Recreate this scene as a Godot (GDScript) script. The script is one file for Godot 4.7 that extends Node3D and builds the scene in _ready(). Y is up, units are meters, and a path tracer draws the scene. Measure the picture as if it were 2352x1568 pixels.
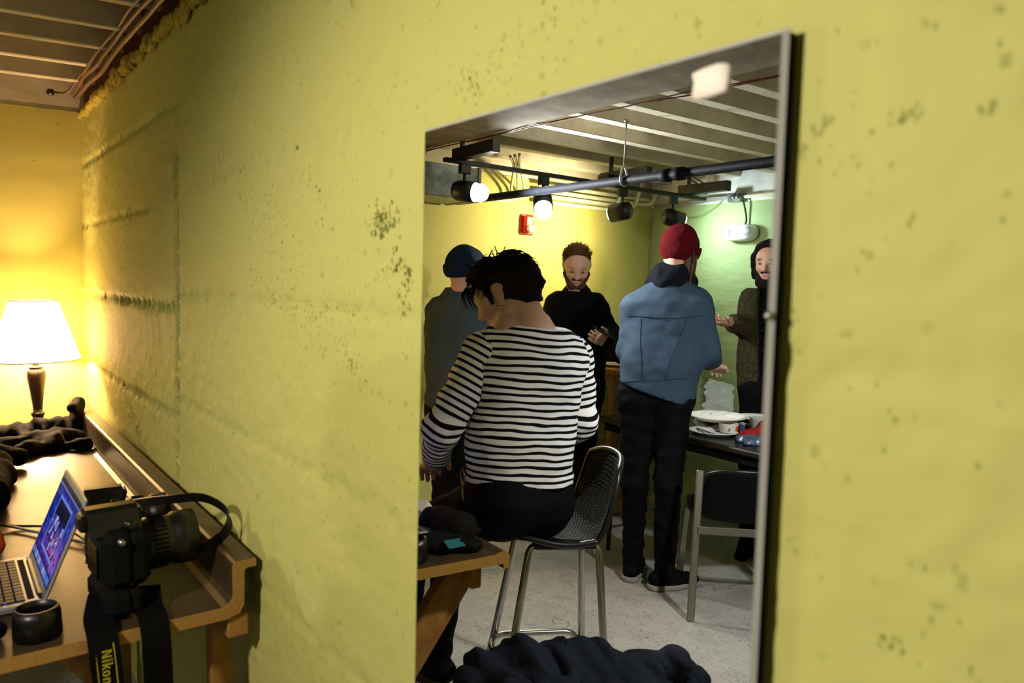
extends Node3D
# A basement green room seen partly in a wall mirror. y is up, metres.
# The mirror wall is the plane z = 0, the room lies at z > 0, the end wall with the table lamp at x = -4.03.

const END_X := -4.03
const FAR_Z := 3.52
const RIGHT_X := 1.9
const WALL_TOP := 2.1
const JOIST_Y := 2.2
const DECK_Y := 2.41

var used := {}
var mats := {}
var rng := RandomNumberGenerator.new()

func _ready():
	rng.seed = 11
	setup_camera()
	setup_world()
	make_materials()
	build_room()
	build_ceiling_services()
	build_mirror()
	build_counter()
	build_counter_things()
	build_stools_and_tables()
	build_table_things()
	build_people()

func setup_camera():
	var cam := Camera3D.new()
	cam.name = "camera"
	add_child(cam)
	var yaw := deg_to_rad(54.1)
	var pitch := deg_to_rad(-5.1)
	var roll := deg_to_rad(0.6)
	var fwd := Vector3(-sin(yaw) * cos(pitch), sin(pitch), -cos(yaw) * cos(pitch))
	var r := Vector3(cos(yaw), 0, -sin(yaw))
	var u := r.cross(fwd)
	var r2 := r * cos(roll) + u * sin(roll)
	var u2 := -r * sin(roll) + u * cos(roll)
	cam.transform = Transform3D(Basis(r2, u2, -fwd), Vector3(0, 1.445, 0.5415))
	var ca := CameraAttributesPhysical.new()
	ca.frustum_focal_length = 28.0
	ca.frustum_focus_distance = 3.5
	ca.exposure_aperture = 5.0
	cam.attributes = ca
	cam.fov = 46.38
	cam.near = 0.02
	cam.far = 50.0
	cam.current = true

func setup_world():
	var we := WorldEnvironment.new()
	we.name = "world"
	var e := Environment.new()
	e.background_mode = Environment.BG_COLOR
	e.background_color = Color(0, 0, 0)
	e.tonemap_mode = Environment.TONE_MAPPER_LINEAR
	e.tonemap_exposure = 1.0
	e.sdfgi_enabled = true
	e.ssao_enabled = true
	e.ssil_enabled = true
	we.environment = e
	add_child(we)

# ---------------------------------------------------------------- naming helpers
func numbered(called: String) -> String:
	if not used.has(called):
		used[called] = 0
		return called
	used[called] += 1
	return "%s_%03d" % [called, used[called]]

func thing(called: String, label: String, category: String, at := Vector3.ZERO, turn := 0.0, group := "") -> Node3D:
	var o := Node3D.new()
	o.name = numbered(called)
	add_child(o)
	o.position = at
	o.rotation.y = turn
	tag(o, label, category, group)
	return o

func tag(o: Node, label: String, category: String, group := ""):
	o.set_meta("label", label)
	o.set_meta("category", category)
	if group != "":
		o.set_meta("group", group)

func obj(called: String, st: SurfaceTool, m: Material, parent: Node = null) -> MeshInstance3D:
	st.generate_normals()
	return put(called, st.commit(), m, parent)

func put(called: String, mesh: Mesh, m: Material, parent: Node = null) -> MeshInstance3D:
	var o := MeshInstance3D.new()
	o.mesh = mesh
	o.material_override = m
	if parent == null:
		o.name = numbered(called)
		add_child(o)
	else:
		o.name = called
		parent.add_child(o, true)
	return o

func struct(called: String, st: SurfaceTool, m: Material) -> MeshInstance3D:
	var o := obj(called, st, m)
	o.set_meta("kind", "structure")
	return o

# ---------------------------------------------------------------- mesh helpers
func mb(smooth := false) -> SurfaceTool:
	var st := SurfaceTool.new()
	st.begin(Mesh.PRIMITIVE_TRIANGLES)
	st.set_smooth_group(0 if smooth else -1)
	return st

# polygon (convex, in order); front turned away from the point "inside"
func poly(st: SurfaceTool, p: Array, inside: Vector3):
	var n: Vector3 = (p[1] - p[0]).cross(p[2] - p[0])
	var mid := Vector3.ZERO
	for q in p:
		mid += q
	mid /= p.size()
	var q2 := p
	if n.dot(mid - inside) > 0.0:
		q2 = p.duplicate()
		q2.reverse()
	for i in range(1, q2.size() - 1):
		st.add_vertex(q2[0])
		st.add_vertex(q2[i])
		st.add_vertex(q2[i + 1])

# box with chamfered edges: c centre, s size, b turn, ch chamfer
func bx(st: SurfaceTool, c: Vector3, s: Vector3, b := Basis.IDENTITY, ch := 0.003):
	var h := s * 0.5
	ch = minf(ch, minf(h.x, minf(h.y, h.z)) * 0.9)
	var P := func(sx: int, sy: int, sz: int, ax: int) -> Vector3:
		var v := Vector3(sx * (h.x - ch), sy * (h.y - ch), sz * (h.z - ch))
		v[ax] = [sx, sy, sz][ax] * h[ax]
		return c + b * v
	for s1 in [-1, 1]:
		poly(st, [P.call(s1, -1, -1, 0), P.call(s1, 1, -1, 0), P.call(s1, 1, 1, 0), P.call(s1, -1, 1, 0)], c)
		poly(st, [P.call(-1, s1, -1, 1), P.call(1, s1, -1, 1), P.call(1, s1, 1, 1), P.call(-1, s1, 1, 1)], c)
		poly(st, [P.call(-1, -1, s1, 2), P.call(1, -1, s1, 2), P.call(1, 1, s1, 2), P.call(-1, 1, s1, 2)], c)
		for s2 in [-1, 1]:
			poly(st, [P.call(s1, s2, -1, 0), P.call(s1, s2, 1, 0), P.call(s1, s2, 1, 1), P.call(s1, s2, -1, 1)], c)
			poly(st, [P.call(s1, -1, s2, 0), P.call(s1, 1, s2, 0), P.call(s1, 1, s2, 2), P.call(s1, -1, s2, 2)], c)
			poly(st, [P.call(-1, s1, s2, 1), P.call(1, s1, s2, 1), P.call(1, s1, s2, 2), P.call(-1, s1, s2, 2)], c)
			for s3 in [-1, 1]:
				poly(st, [P.call(s1, s2, s3, 0), P.call(s1, s2, s3, 1), P.call(s1, s2, s3, 2)], c)

func box(called: String, c: Vector3, s: Vector3, m: Material, parent: Node = null, b := Basis.IDENTITY, ch := 0.003) -> MeshInstance3D:
	var st := mb()
	bx(st, c, s, b, ch)
	return obj(called, st, m, parent)

# tube along points; radius is a number or an array
func tube(st: SurfaceTool, pts: Array, rad, segs := 10, caps := true):
	var n := pts.size()
	var rings := []
	var up := Vector3.UP
	var prev_side := Vector3.ZERO
	for i in n:
		var d: Vector3
		if i == 0:
			d = pts[1] - pts[0]
		elif i == n - 1:
			d = pts[n - 1] - pts[n - 2]
		else:
			d = (pts[i + 1] - pts[i]).normalized() + (pts[i] - pts[i - 1]).normalized()
		d = d.normalized()
		var side: Vector3
		if prev_side == Vector3.ZERO:
			side = d.cross(up)
			if side.length() < 0.1:
				side = d.cross(Vector3.RIGHT)
		else:
			side = prev_side - d * prev_side.dot(d)
		side = side.normalized()
		prev_side = side
		var other := d.cross(side).normalized()
		var ring := []
		var rr: float = rad[i] if rad is Array else rad
		for k in segs:
			var a := TAU * k / segs
			ring.append(pts[i] + (side * cos(a) + other * sin(a)) * rr)
		rings.append(ring)
	for i in n - 1:
		for k in segs:
			var k2 := (k + 1) % segs
			quad(st, rings[i][k], rings[i][k2], rings[i + 1][k2], rings[i + 1][k])
	if caps:
		for k in segs:
			var k2 := (k + 1) % segs
			tri(st, pts[0], rings[0][k2], rings[0][k])
			tri(st, pts[n - 1], rings[n - 1][k], rings[n - 1][k2])

func tri(st: SurfaceTool, a: Vector3, b: Vector3, c: Vector3):
	st.add_vertex(a)
	st.add_vertex(b)
	st.add_vertex(c)

func quad(st: SurfaceTool, a: Vector3, b: Vector3, c: Vector3, d: Vector3):
	tri(st, a, b, c)
	tri(st, a, c, d)

# round corners of a bent bar
func bend(pts: Array, r: float, steps := 5) -> Array:
	var out := [pts[0]]
	for i in range(1, pts.size() - 1):
		var a: Vector3 = pts[i - 1]
		var b: Vector3 = pts[i]
		var c: Vector3 = pts[i + 1]
		var r1 := minf(r, minf(a.distance_to(b), b.distance_to(c)) * 0.49)
		var p := b + (a - b).normalized() * r1
		var q := b + (c - b).normalized() * r1
		for k in steps + 1:
			var t := float(k) / steps
			out.append(p.lerp(b, t).lerp(b.lerp(q, t), t))
	out.append(pts[-1])
	return out

# smooth curve through points
func curve(pts: Array, per := 6) -> Array:
	var out := []
	for i in pts.size() - 1:
		var p0: Vector3 = pts[maxi(i - 1, 0)]
		var p1: Vector3 = pts[i]
		var p2: Vector3 = pts[i + 1]
		var p3: Vector3 = pts[mini(i + 2, pts.size() - 1)]
		for k in per:
			out.append(p1.cubic_interpolate(p2, p0, p3, float(k) / per))
	out.append(pts[-1])
	return out

# lathe: profile of Vector2(radius, height) from bottom to top, about +y of the transform
func lathe(st: SurfaceTool, prof: Array, segs := 24, xf := Transform3D.IDENTITY):
	for i in prof.size() - 1:
		var a: Vector2 = prof[i]
		var b: Vector2 = prof[i + 1]
		for k in segs:
			var t0 := TAU * k / segs
			var t1 := TAU * (k + 1) / segs
			var p := func(v: Vector2, t: float) -> Vector3: return xf * Vector3(v.x * cos(t), v.y, v.x * sin(t))
			var p00: Vector3 = p.call(a, t0)
			var p01: Vector3 = p.call(a, t1)
			var p10: Vector3 = p.call(b, t0)
			var p11: Vector3 = p.call(b, t1)
			if a.x > 1e-5:
				tri(st, p00, p11, p01) if b.x > 1e-5 else tri(st, p00, p10, p01)
			if b.x > 1e-5:
				tri(st, p00, p10, p11)

# straight extrusion of a flat outline (Vector2 in the xy of the transform) by depth along z
func prism(st: SurfaceTool, outline: PackedVector2Array, depth: float, xf := Transform3D.IDENTITY):
	var idx := Geometry2D.triangulate_polygon(outline)
	var cw := Geometry2D.is_polygon_clockwise(outline)
	var n := outline.size()
	for k in range(0, idx.size(), 3):
		var a := outline[idx[k]]
		var b := outline[idx[k + 1]]
		var c := outline[idx[k + 2]]
		if (b - a).cross(c - a) > 0:
			var t := b
			b = c
			c = t
		tri(st, xf * Vector3(a.x, a.y, depth), xf * Vector3(b.x, b.y, depth), xf * Vector3(c.x, c.y, depth))
		tri(st, xf * Vector3(a.x, a.y, 0), xf * Vector3(c.x, c.y, 0), xf * Vector3(b.x, b.y, 0))
	for i in n:
		var a := outline[i]
		var b := outline[(i + 1) % n]
		var p := [xf * Vector3(a.x, a.y, 0), xf * Vector3(b.x, b.y, 0), xf * Vector3(b.x, b.y, depth), xf * Vector3(a.x, a.y, depth)]
		if cw:
			quad(st, p[0], p[1], p[2], p[3])
		else:
			quad(st, p[3], p[2], p[1], p[0])

# frame whose +y looks along d
func along(at: Vector3, d: Vector3) -> Transform3D:
	var y := d.normalized()
	var x := y.cross(Vector3(0.31, 0.2, 0.93)).normalized()
	return Transform3D(Basis(x, y, x.cross(y)), at)

# cylinder with rounded rims from a to b
func rod(st: SurfaceTool, a: Vector3, b: Vector3, r: float, segs := 12, rim := 0.0):
	var h := a.distance_to(b)
	if rim <= 0.0:
		lathe(st, [Vector2(0, 0), Vector2(r, 0), Vector2(r, h), Vector2(0, h)], segs, along(a, b - a))
	else:
		lathe(st, [Vector2(0, 0), Vector2(r - rim, 0), Vector2(r, rim), Vector2(r, h - rim), Vector2(r - rim, h), Vector2(0, h)], segs, along(a, b - a))

func noise(seed_: int, freq: float, octaves := 3) -> FastNoiseLite:
	var n := FastNoiseLite.new()
	n.seed = seed_
	n.frequency = freq
	n.noise_type = FastNoiseLite.TYPE_SIMPLEX_SMOOTH
	n.fractal_octaves = octaves
	return n

# ---------------------------------------------------------------- materials
func noise_tex(seed_: int, freq: float, octaves: int, lo: Color, hi: Color, size := 256) -> ImageTexture:
	var n := noise(seed_, freq, octaves)
	var im := n.get_seamless_image(size, size)
	im.convert(Image.FORMAT_RGB8)
	var g := Gradient.new()
	g.set_color(0, lo)
	g.set_color(1, hi)
	var lut := []
	for i in 256:
		lut.append(g.sample(i / 255.0))
	for y in size:
		for x in size:
			im.set_pixel(x, y, lut[int(im.get_pixel(x, y).r * 255.0)])
	return ImageTexture.create_from_image(im)

var grey_noise := {}
func height_tex(seed_: int, freq: float, octaves: int, size := 256) -> ImageTexture:
	var key := "%d_%f_%d_%d" % [seed_, freq, octaves, size]
	if not grey_noise.has(key):
		var im := noise(seed_, freq, octaves).get_seamless_image(size, size)
		grey_noise[key] = ImageTexture.create_from_image(im)
	return grey_noise[key]

func mat(key: String, col: Color, rough := 0.6, metal := 0.0) -> StandardMaterial3D:
	if mats.has(key):
		return mats[key]
	var m := StandardMaterial3D.new()
	m.resource_name = key
	m.albedo_color = col
	m.roughness = rough
	m.metallic = metal
	if rough >= 0.78:
		m.metallic_specular = 0.22
	mats[key] = m
	return m

# colour that varies between two tones in object space, with relief
func grainy(key: String, lo: Color, hi: Color, rough: float, scale: float, relief := 0.0, freq := 0.02, seed_ := 3) -> StandardMaterial3D:
	if mats.has(key):
		return mats[key]
	var m := mat(key, Color.WHITE, rough)
	m.albedo_texture = noise_tex(seed_, freq, 4, lo, hi, 128)
	m.uv1_triplanar = true
	m.uv1_world_triplanar = true
	m.uv1_scale = Vector3.ONE * scale
	if relief > 0.0:
		m.heightmap_enabled = true
		m.heightmap_texture = height_tex(seed_ + 1, freq * 2.0, 4)
		m.heightmap_scale = relief
	return m

func make_materials():
	mat("black_metal", Color(0.035, 0.035, 0.04), 0.45)
	mat("chrome", Color(0.72, 0.72, 0.7), 0.22, 1.0)
	mat("steel", Color(0.62, 0.63, 0.62), 0.38, 1.0)
	mat("black_plastic", Color(0.025, 0.025, 0.027), 0.38)
	mat("black_matte", Color(0.02, 0.02, 0.022), 0.8)
	mat("white_plastic", Color(0.86, 0.87, 0.86), 0.4)
	mat("white_paper", Color(0.88, 0.87, 0.83), 0.85)
	grainy("joist_paint", Color(0.70, 0.66, 0.57), Color(0.80, 0.77, 0.69), 0.75, 1.6, 0.10, 0.03, 21)
	grainy("plate_paint", Color(0.83, 0.83, 0.80), Color(0.92, 0.92, 0.90), 0.75, 2.0, 0.15, 0.03, 25)
	grainy("old_wood", Color(0.30, 0.18, 0.10), Color(0.45, 0.30, 0.20), 0.8, 2.0, 0.1, 0.04, 27)
	grainy("mortar", Color(0.52, 0.46, 0.16), Color(0.80, 0.72, 0.36), 0.95, 9.0, 0.25, 0.04, 29)

# textures that show paint, stains and pock marks of the concrete, the shade in the pits painted as dark dots; relief in the mesh and in a height map
func wall_material(key: String, base: Color, speck: Color, w: float, h: float, spots: Array, many: int, seed_: int, relief := 0.3) -> StandardMaterial3D:
	var px := 440.0
	var im := Image.create(int(w * px), int(h * px), false, Image.FORMAT_RGB8)
	im.fill(base)
	var r := RandomNumberGenerator.new()
	r.seed = seed_
	# faint blotches of uneven paint, then pock marks: dark dots painted for the shade in the pits
	for i in int(many * 0.5):
		var c := Vector2(r.randf() * im.get_width(), r.randf() * im.get_height())
		blot(im, c, r.randf_range(1.0, 2.6), base.lerp(speck, r.randf_range(0.05, 0.22)), r)
	for i in many:
		var c := Vector2(r.randf() * im.get_width(), r.randf() * im.get_height())
		blot(im, c, r.randf_range(0.4, 0.9), base.lerp(speck, r.randf_range(0.15, 0.45)), r)
	for s in spots:
		# [u metres from the low x or z end, y metres, spread u, spread y, count, size, strength, slant]
		for k in int(s[4]):
			var g := Vector2(r.randfn(0, 1), r.randfn(0, 1))
			var u: float = s[0] + g.x * s[2]
			var v: float = s[1] + g.y * s[3] + g.x * s[2] * s[7]
			blot(im, Vector2(u * px, (h - v) * px), r.randf_range(0.5, 1.6) * s[5], base.lerp(speck, r.randf_range(0.35, 1.0) * s[6]), r)
	var m := mat(key, Color.WHITE, 0.62)
	m.albedo_texture = ImageTexture.create_from_image(im)
	m.heightmap_enabled = true
	m.heightmap_texture = height_tex(77, 0.06, 4, 512)
	m.heightmap_scale = relief
	m.metallic_specular = 0.28
	m.uv1_scale = Vector3.ONE
	return m

func blot(im: Image, c: Vector2, r: float, col: Color, g: RandomNumberGenerator):
	var n := maxi(1, int(r * 1.3))
	for i in n:
		var o := Vector2(g.randf_range(-r, r), g.randf_range(-r, r)) * 0.7
		var s := maxf(1.0, r * g.randf_range(0.5, 1.2))
		im.fill_rect(Rect2i(int(c.x + o.x), int(c.y + o.y), int(ceil(s)), int(ceil(s * g.randf_range(0.7, 1.4)))), col)

# a concrete wall face as a relief grid. p0 corner, du along the wall, height h; n points into the room. seams: [kind, at, from, to, depth, half width]
func concrete_face(st: SurfaceTool, p0: Vector3, du: Vector3, w: float, h: float, n: Vector3, cell: float, seams: Array, rough_top: float, seed_: int, flat := [], batter := 0.0, fine := 1.0):
	var cu := int(ceil(w / cell))
	var cv := int(ceil(h / cell))
	var n1 := noise(seed_, 1.1, 2)
	var n2 := noise(seed_ + 1, 9.0, 3)
	var n3 := noise(seed_ + 2, 34.0, 2)
	var P := PackedVector3Array()
	var T := PackedVector2Array()
	P.resize((cu + 1) * (cv + 1))
	T.resize(P.size())
	for j in cv + 1:
		for i in cu + 1:
			var u := w * i / cu
			var v := h * j / cv
			var f := n2.get_noise_2d(u, v * 1.4)
			var d := n1.get_noise_2d(u, v) * 0.004 + fine * (f * 0.0017 + n3.get_noise_2d(u, v) * 0.0022 * (0.5 + maxf(f, -0.2)))
			for s in seams:
				var a: float = u if s[0] == "v" else v
				var b: float = v if s[0] == "v" else u
				if b > s[2] and b < s[3]:
					var wob: float = s[1] + n2.get_noise_2d(b * 1.7, s[1] * 5.0) * 0.006
					var x: float = absf(a - wob) / s[5]
					if x < 1.6:
						d -= s[4] * maxf(0.0, 1.0 - x * x * 0.39) * clampf(0.65 + n2.get_noise_2d(b * 3.0, s[1]) * 1.2, 0.0, 1.3)
			var top := 0.0
			if rough_top > 0.0 and j == cv:
				top = n3.get_noise_2d(u * 0.9, 3.0) * rough_top
			for fl in flat:
				if u > fl[0] and u < fl[1] and v > fl[2] and v < fl[3]:
					d = minf(d, 0.001)
			P[j * (cu + 1) + i] = p0 + du * u + Vector3.UP * (v + top) + n * (d - 0.006 + (1.63 - v) * batter)
			T[j * (cu + 1) + i] = Vector2(u / w, 1.0 - v / h)
	var flip := du.cross(Vector3.UP).dot(n) < 0.0
	for j in cv:
		for i in cu:
			var a := j * (cu + 1) + i
			var q := [a, a + cu + 1, a + cu + 2, a, a + cu + 2, a + 1]
			if flip:
				q = [a, a + cu + 2, a + cu + 1, a, a + 1, a + cu + 2]
			for k in q:
				st.set_uv(T[k])
				st.add_vertex(P[k])
	# the body behind the face
	var b0 := p0 - n * (0.006 + absf(batter) * 0.6)
	var back := -n * 0.2
	var c := b0 + du * w * 0.5 + Vector3.UP * h * 0.5 + back * 0.5
	var e := du * w
	var up := Vector3.UP * h
	for f in [[b0 + back, b0 + e + back, b0 + e + up + back, b0 + up + back], [b0 + up, b0 + e + up, b0 + e + up + back, b0 + up + back], [b0, b0 + e, b0 + e + back, b0 + back], [b0, b0 + up, b0 + up + back, b0 + back], [b0 + e, b0 + e + up, b0 + e + up + back, b0 + e + back]]:
		st.set_uv(Vector2(0.5, 0.01))
		poly(st, f, c)

func build_room():
	# floor: worn painted concrete with dark grit
	var fim := Image.create(1024, 1024, false, Image.FORMAT_RGB8)
	var fb := Color(0.60, 0.585, 0.55)
	fim.fill(fb)
	var r := RandomNumberGenerator.new()
	r.seed = 5
	for i in 700:
		blot(fim, Vector2(r.randf() * 1024, r.randf() * 1024), r.randf_range(4, 26), fb.lerp(Color(0.52, 0.50, 0.45), r.randf_range(0.1, 0.45)), r)
	for i in 12000:
		blot(fim, Vector2(r.randf() * 1024, r.randf() * 1024), r.randf_range(0.5, 1.7), fb.lerp(Color(0.12, 0.11, 0.09), r.randf_range(0.3, 0.95)), r)
	for i in 60:
		var c := Vector2(r.randf() * 1024, r.randf() * 1024)
		for k in 60:
			blot(fim, c + Vector2(r.randfn(0, 22), r.randfn(0, 12)), r.randf_range(0.5, 1.6), fb.lerp(Color(0.14, 0.12, 0.10), r.randf_range(0.4, 1.0)), r)
	for i in 14:
		# rings and arcs of worn paint
		var c := Vector2(r.randf() * 1024, r.randf() * 1024)
		var rad := r.randf_range(14, 34)
		for k in 90:
			var a := r.randf_range(0.0, 4.6)
			blot(fim, c + Vector2(cos(a) * rad, sin(a) * rad * 0.7) + Vector2(r.randfn(0, 1.2), r.randfn(0, 1.2)), 0.7, Color(0.16, 0.14, 0.12), r)
	var fm := mat("floor_concrete", Color.WHITE, 0.5)
	fm.albedo_texture = ImageTexture.create_from_image(fim)
	fm.uv1_triplanar = true
	fm.uv1_world_triplanar = true
	fm.uv1_scale = Vector3.ONE * 0.5
	fm.heightmap_enabled = true
	fm.heightmap_texture = height_tex(77, 0.06, 4, 512)
	fm.heightmap_scale = 0.25
	var st := mb()
	bx(st, Vector3((END_X + RIGHT_X) / 2, -0.06, FAR_Z / 2), Vector3(RIGHT_X - END_X + 0.5, 0.12, FAR_Z + 0.5), Basis.IDENTITY, 0.0)
	struct("floor", st, fm)

	# the mirror wall. u = x - END_X
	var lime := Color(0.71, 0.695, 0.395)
	var pit_shade := Color(0.20, 0.22, 0.0)  # dark green for pock marks, mostly pit shade painted into the wall colour
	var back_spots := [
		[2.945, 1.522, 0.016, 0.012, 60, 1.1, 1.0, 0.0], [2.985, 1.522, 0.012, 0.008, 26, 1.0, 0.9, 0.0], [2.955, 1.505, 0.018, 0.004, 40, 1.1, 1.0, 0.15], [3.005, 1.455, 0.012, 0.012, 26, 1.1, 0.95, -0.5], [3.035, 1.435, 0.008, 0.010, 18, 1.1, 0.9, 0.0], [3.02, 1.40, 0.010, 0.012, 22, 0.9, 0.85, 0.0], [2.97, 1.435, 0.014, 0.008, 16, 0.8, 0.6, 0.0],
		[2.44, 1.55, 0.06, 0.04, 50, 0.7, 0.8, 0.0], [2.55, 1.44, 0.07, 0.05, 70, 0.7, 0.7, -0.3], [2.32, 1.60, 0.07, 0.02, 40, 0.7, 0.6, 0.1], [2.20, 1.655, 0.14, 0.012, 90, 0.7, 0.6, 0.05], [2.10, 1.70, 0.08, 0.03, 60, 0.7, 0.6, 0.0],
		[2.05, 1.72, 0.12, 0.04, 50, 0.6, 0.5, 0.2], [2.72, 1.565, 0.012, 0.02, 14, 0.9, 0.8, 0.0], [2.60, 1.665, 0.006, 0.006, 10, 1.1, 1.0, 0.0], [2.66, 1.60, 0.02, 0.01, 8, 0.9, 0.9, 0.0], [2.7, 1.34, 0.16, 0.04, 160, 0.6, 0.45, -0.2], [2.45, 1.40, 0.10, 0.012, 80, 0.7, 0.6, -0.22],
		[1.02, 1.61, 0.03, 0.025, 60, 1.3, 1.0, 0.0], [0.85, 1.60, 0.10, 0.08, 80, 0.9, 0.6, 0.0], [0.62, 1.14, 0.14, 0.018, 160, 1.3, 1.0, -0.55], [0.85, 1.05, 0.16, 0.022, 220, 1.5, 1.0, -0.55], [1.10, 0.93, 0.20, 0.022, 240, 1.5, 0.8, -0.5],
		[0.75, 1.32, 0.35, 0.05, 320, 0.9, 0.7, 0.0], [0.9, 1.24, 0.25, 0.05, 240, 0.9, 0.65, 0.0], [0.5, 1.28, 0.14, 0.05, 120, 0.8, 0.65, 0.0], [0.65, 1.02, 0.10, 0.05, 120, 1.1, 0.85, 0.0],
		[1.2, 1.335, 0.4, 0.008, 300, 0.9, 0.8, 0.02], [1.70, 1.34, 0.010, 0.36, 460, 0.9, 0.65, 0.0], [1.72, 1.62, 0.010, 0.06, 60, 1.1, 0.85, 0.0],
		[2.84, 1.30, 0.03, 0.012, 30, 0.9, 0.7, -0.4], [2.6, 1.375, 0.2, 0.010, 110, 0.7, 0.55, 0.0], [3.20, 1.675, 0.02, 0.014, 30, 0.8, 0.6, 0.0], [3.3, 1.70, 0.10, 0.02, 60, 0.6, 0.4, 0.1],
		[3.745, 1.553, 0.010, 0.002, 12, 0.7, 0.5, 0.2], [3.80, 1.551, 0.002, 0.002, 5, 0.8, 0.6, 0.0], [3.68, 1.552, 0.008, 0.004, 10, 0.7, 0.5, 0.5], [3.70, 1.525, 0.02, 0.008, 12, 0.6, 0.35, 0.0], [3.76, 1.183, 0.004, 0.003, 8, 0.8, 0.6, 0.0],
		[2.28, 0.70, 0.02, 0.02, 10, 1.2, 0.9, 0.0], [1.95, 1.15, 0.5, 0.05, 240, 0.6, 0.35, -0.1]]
	var wl := RIGHT_X - END_X + 0.2
	var wm := wall_material("lime_painted_concrete", lime, pit_shade, 4.6, WALL_TOP, back_spots, 4200, 31)
	var seams := [["v", 1.71, 0.4, 1.78, 0.013, 0.016], ["h", 1.89, 0.0, 1.74, 0.010, 0.009], ["h", 1.625, 0.0, 1.4, 0.008, 0.009], ["h", 1.665, 1.9, 4.4, 0.005, 0.009],
		["h", 1.327, 0.02, 1.70, 0.013, 0.011], ["h", 1.375, 1.72, 4.4, 0.007, 0.009], ["h", 1.02, 0.0, 1.70, 0.010, 0.010], ["h", 1.08, 1.72, 4.4, 0.005, 0.009], ["h", 0.78, 1.72, 4.4, 0.005, 0.009]]
	st = mb(true)
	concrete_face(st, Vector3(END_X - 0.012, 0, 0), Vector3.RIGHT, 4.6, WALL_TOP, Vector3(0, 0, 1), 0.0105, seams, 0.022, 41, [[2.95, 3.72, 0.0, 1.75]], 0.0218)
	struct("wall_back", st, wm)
	# the same wall past the photograph's right edge
	st = mb(true)
	concrete_face(st, Vector3(END_X + 4.588, 0, 0), Vector3.RIGHT, wl - 4.6, WALL_TOP, Vector3(0, 0, 1), 0.05, [], 0.0, 43, [], 0.0218)
	var plain := wall_material("lime_painted_concrete_plain", lime, pit_shade, 2.0, WALL_TOP, [], 2500, 33)
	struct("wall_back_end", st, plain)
	# end wall behind the lamp: smoother plaster, same lime paint
	var gold := wall_material("lime_painted_plaster", Color(0.74, 0.71, 0.40), pit_shade, FAR_Z, WALL_TOP, [], 300, 35, 0.05)
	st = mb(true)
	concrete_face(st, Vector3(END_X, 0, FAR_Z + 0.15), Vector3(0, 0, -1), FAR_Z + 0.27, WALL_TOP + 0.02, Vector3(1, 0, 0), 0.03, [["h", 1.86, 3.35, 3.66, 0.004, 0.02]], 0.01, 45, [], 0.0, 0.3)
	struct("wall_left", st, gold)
	# opposite wall: paler green blocks of concrete with board marks
	var green := wall_material("green_painted_concrete", Color(0.62, 0.70, 0.49), Color(0.26, 0.33, 0.16), 3.6, 2.05, [], 1500, 37)
	st = mb(true)
	concrete_face(st, Vector3(RIGHT_X + 0.2, 0, FAR_Z), Vector3.LEFT, RIGHT_X + 0.2 - END_X, 2.05, Vector3(0, 0, -1), 0.022, [["h", 1.66, 2.0, 6.2, 0.004, 0.006], ["h", 1.43, 2.0, 6.2, 0.003, 0.006], ["h", 1.2, 2.0, 6.2, 0.006, 0.008], ["h", 0.9, 2.0, 6.2, 0.006, 0.008], ["h", 0.6, 2.0, 6.2, 0.005, 0.008]], 0.015, 47)
	struct("wall_front", st, green)
	st = mb(true)
	concrete_face(st, Vector3(RIGHT_X, 0, -0.15), Vector3(0, 0, 1), FAR_Z + 0.3, WALL_TOP, Vector3(-1, 0, 0), 0.06, [], 0.0, 49)
	struct("wall_right", st, plain)

	# ceiling: deck boards on joists, a dropped beam across them, blocking between
	var ceil_node := Node3D.new()
	ceil_node.name = "ceiling"
	ceil_node.set_meta("kind", "structure")
	add_child(ceil_node)
	var jm: Material = mats["joist_paint"]
	var bm := mb()
	bx(bm, Vector3(-1.06, DECK_Y + 0.125, 1.76), Vector3(6.6, 0.22, 4.4), Basis.IDENTITY, 0.0)
	obj("subfloor", bm, jm, ceil_node)
	var board := mb()
	bx(board, Vector3.ZERO, Vector3(6.3, 0.022, 0.138), Basis.IDENTITY, 0.003)
	board.generate_normals()
	var board_mesh := board.commit()
	for k in 27:
		var o := put("deck_board", board_mesh, jm, ceil_node)
		o.position = Vector3(-1.06, DECK_Y + 0.004 - 0.002 * (k % 3), -0.05 + k * 0.141)
	var jst := mb()
	bx(jst, Vector3.ZERO, Vector3(0.042, DECK_Y - JOIST_Y, 1.74), Basis.IDENTITY, 0.004)
	jst.generate_normals()
	var joist_a := jst.commit()
	jst = mb()
	bx(jst, Vector3.ZERO, Vector3(0.072, DECK_Y - JOIST_Y, 2.42), Basis.IDENTITY, 0.004)
	jst.generate_normals()
	var joist_b := jst.commit()
	var jy := (JOIST_Y + DECK_Y) / 2 - 0.008
	var jx := [-3.745, -3.43, -3.14, -2.85, -2.56, -2.27, -1.98, -1.69, -1.4, -1.11, -0.82, -0.53, -0.24, 0.05, 0.34, 0.63, 0.92, 1.21, 1.5]
	for k in jx.size():
		var o := put("joist", joist_a, jm, ceil_node)
		o.position = Vector3(jx[k], jy + 0.001 * (k % 3), 0.73)
		o.rotation.y = 0.003 * sin(k * 2.3)
	jx = [-3.89, -3.6, -3.31, -3.01, -2.72, -2.44, -2.17, -1.92, -1.63, -1.34, -1.05, -0.76, -0.47, -0.18, 0.11, 0.4, 0.69, 0.98, 1.27, 1.56]
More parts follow.
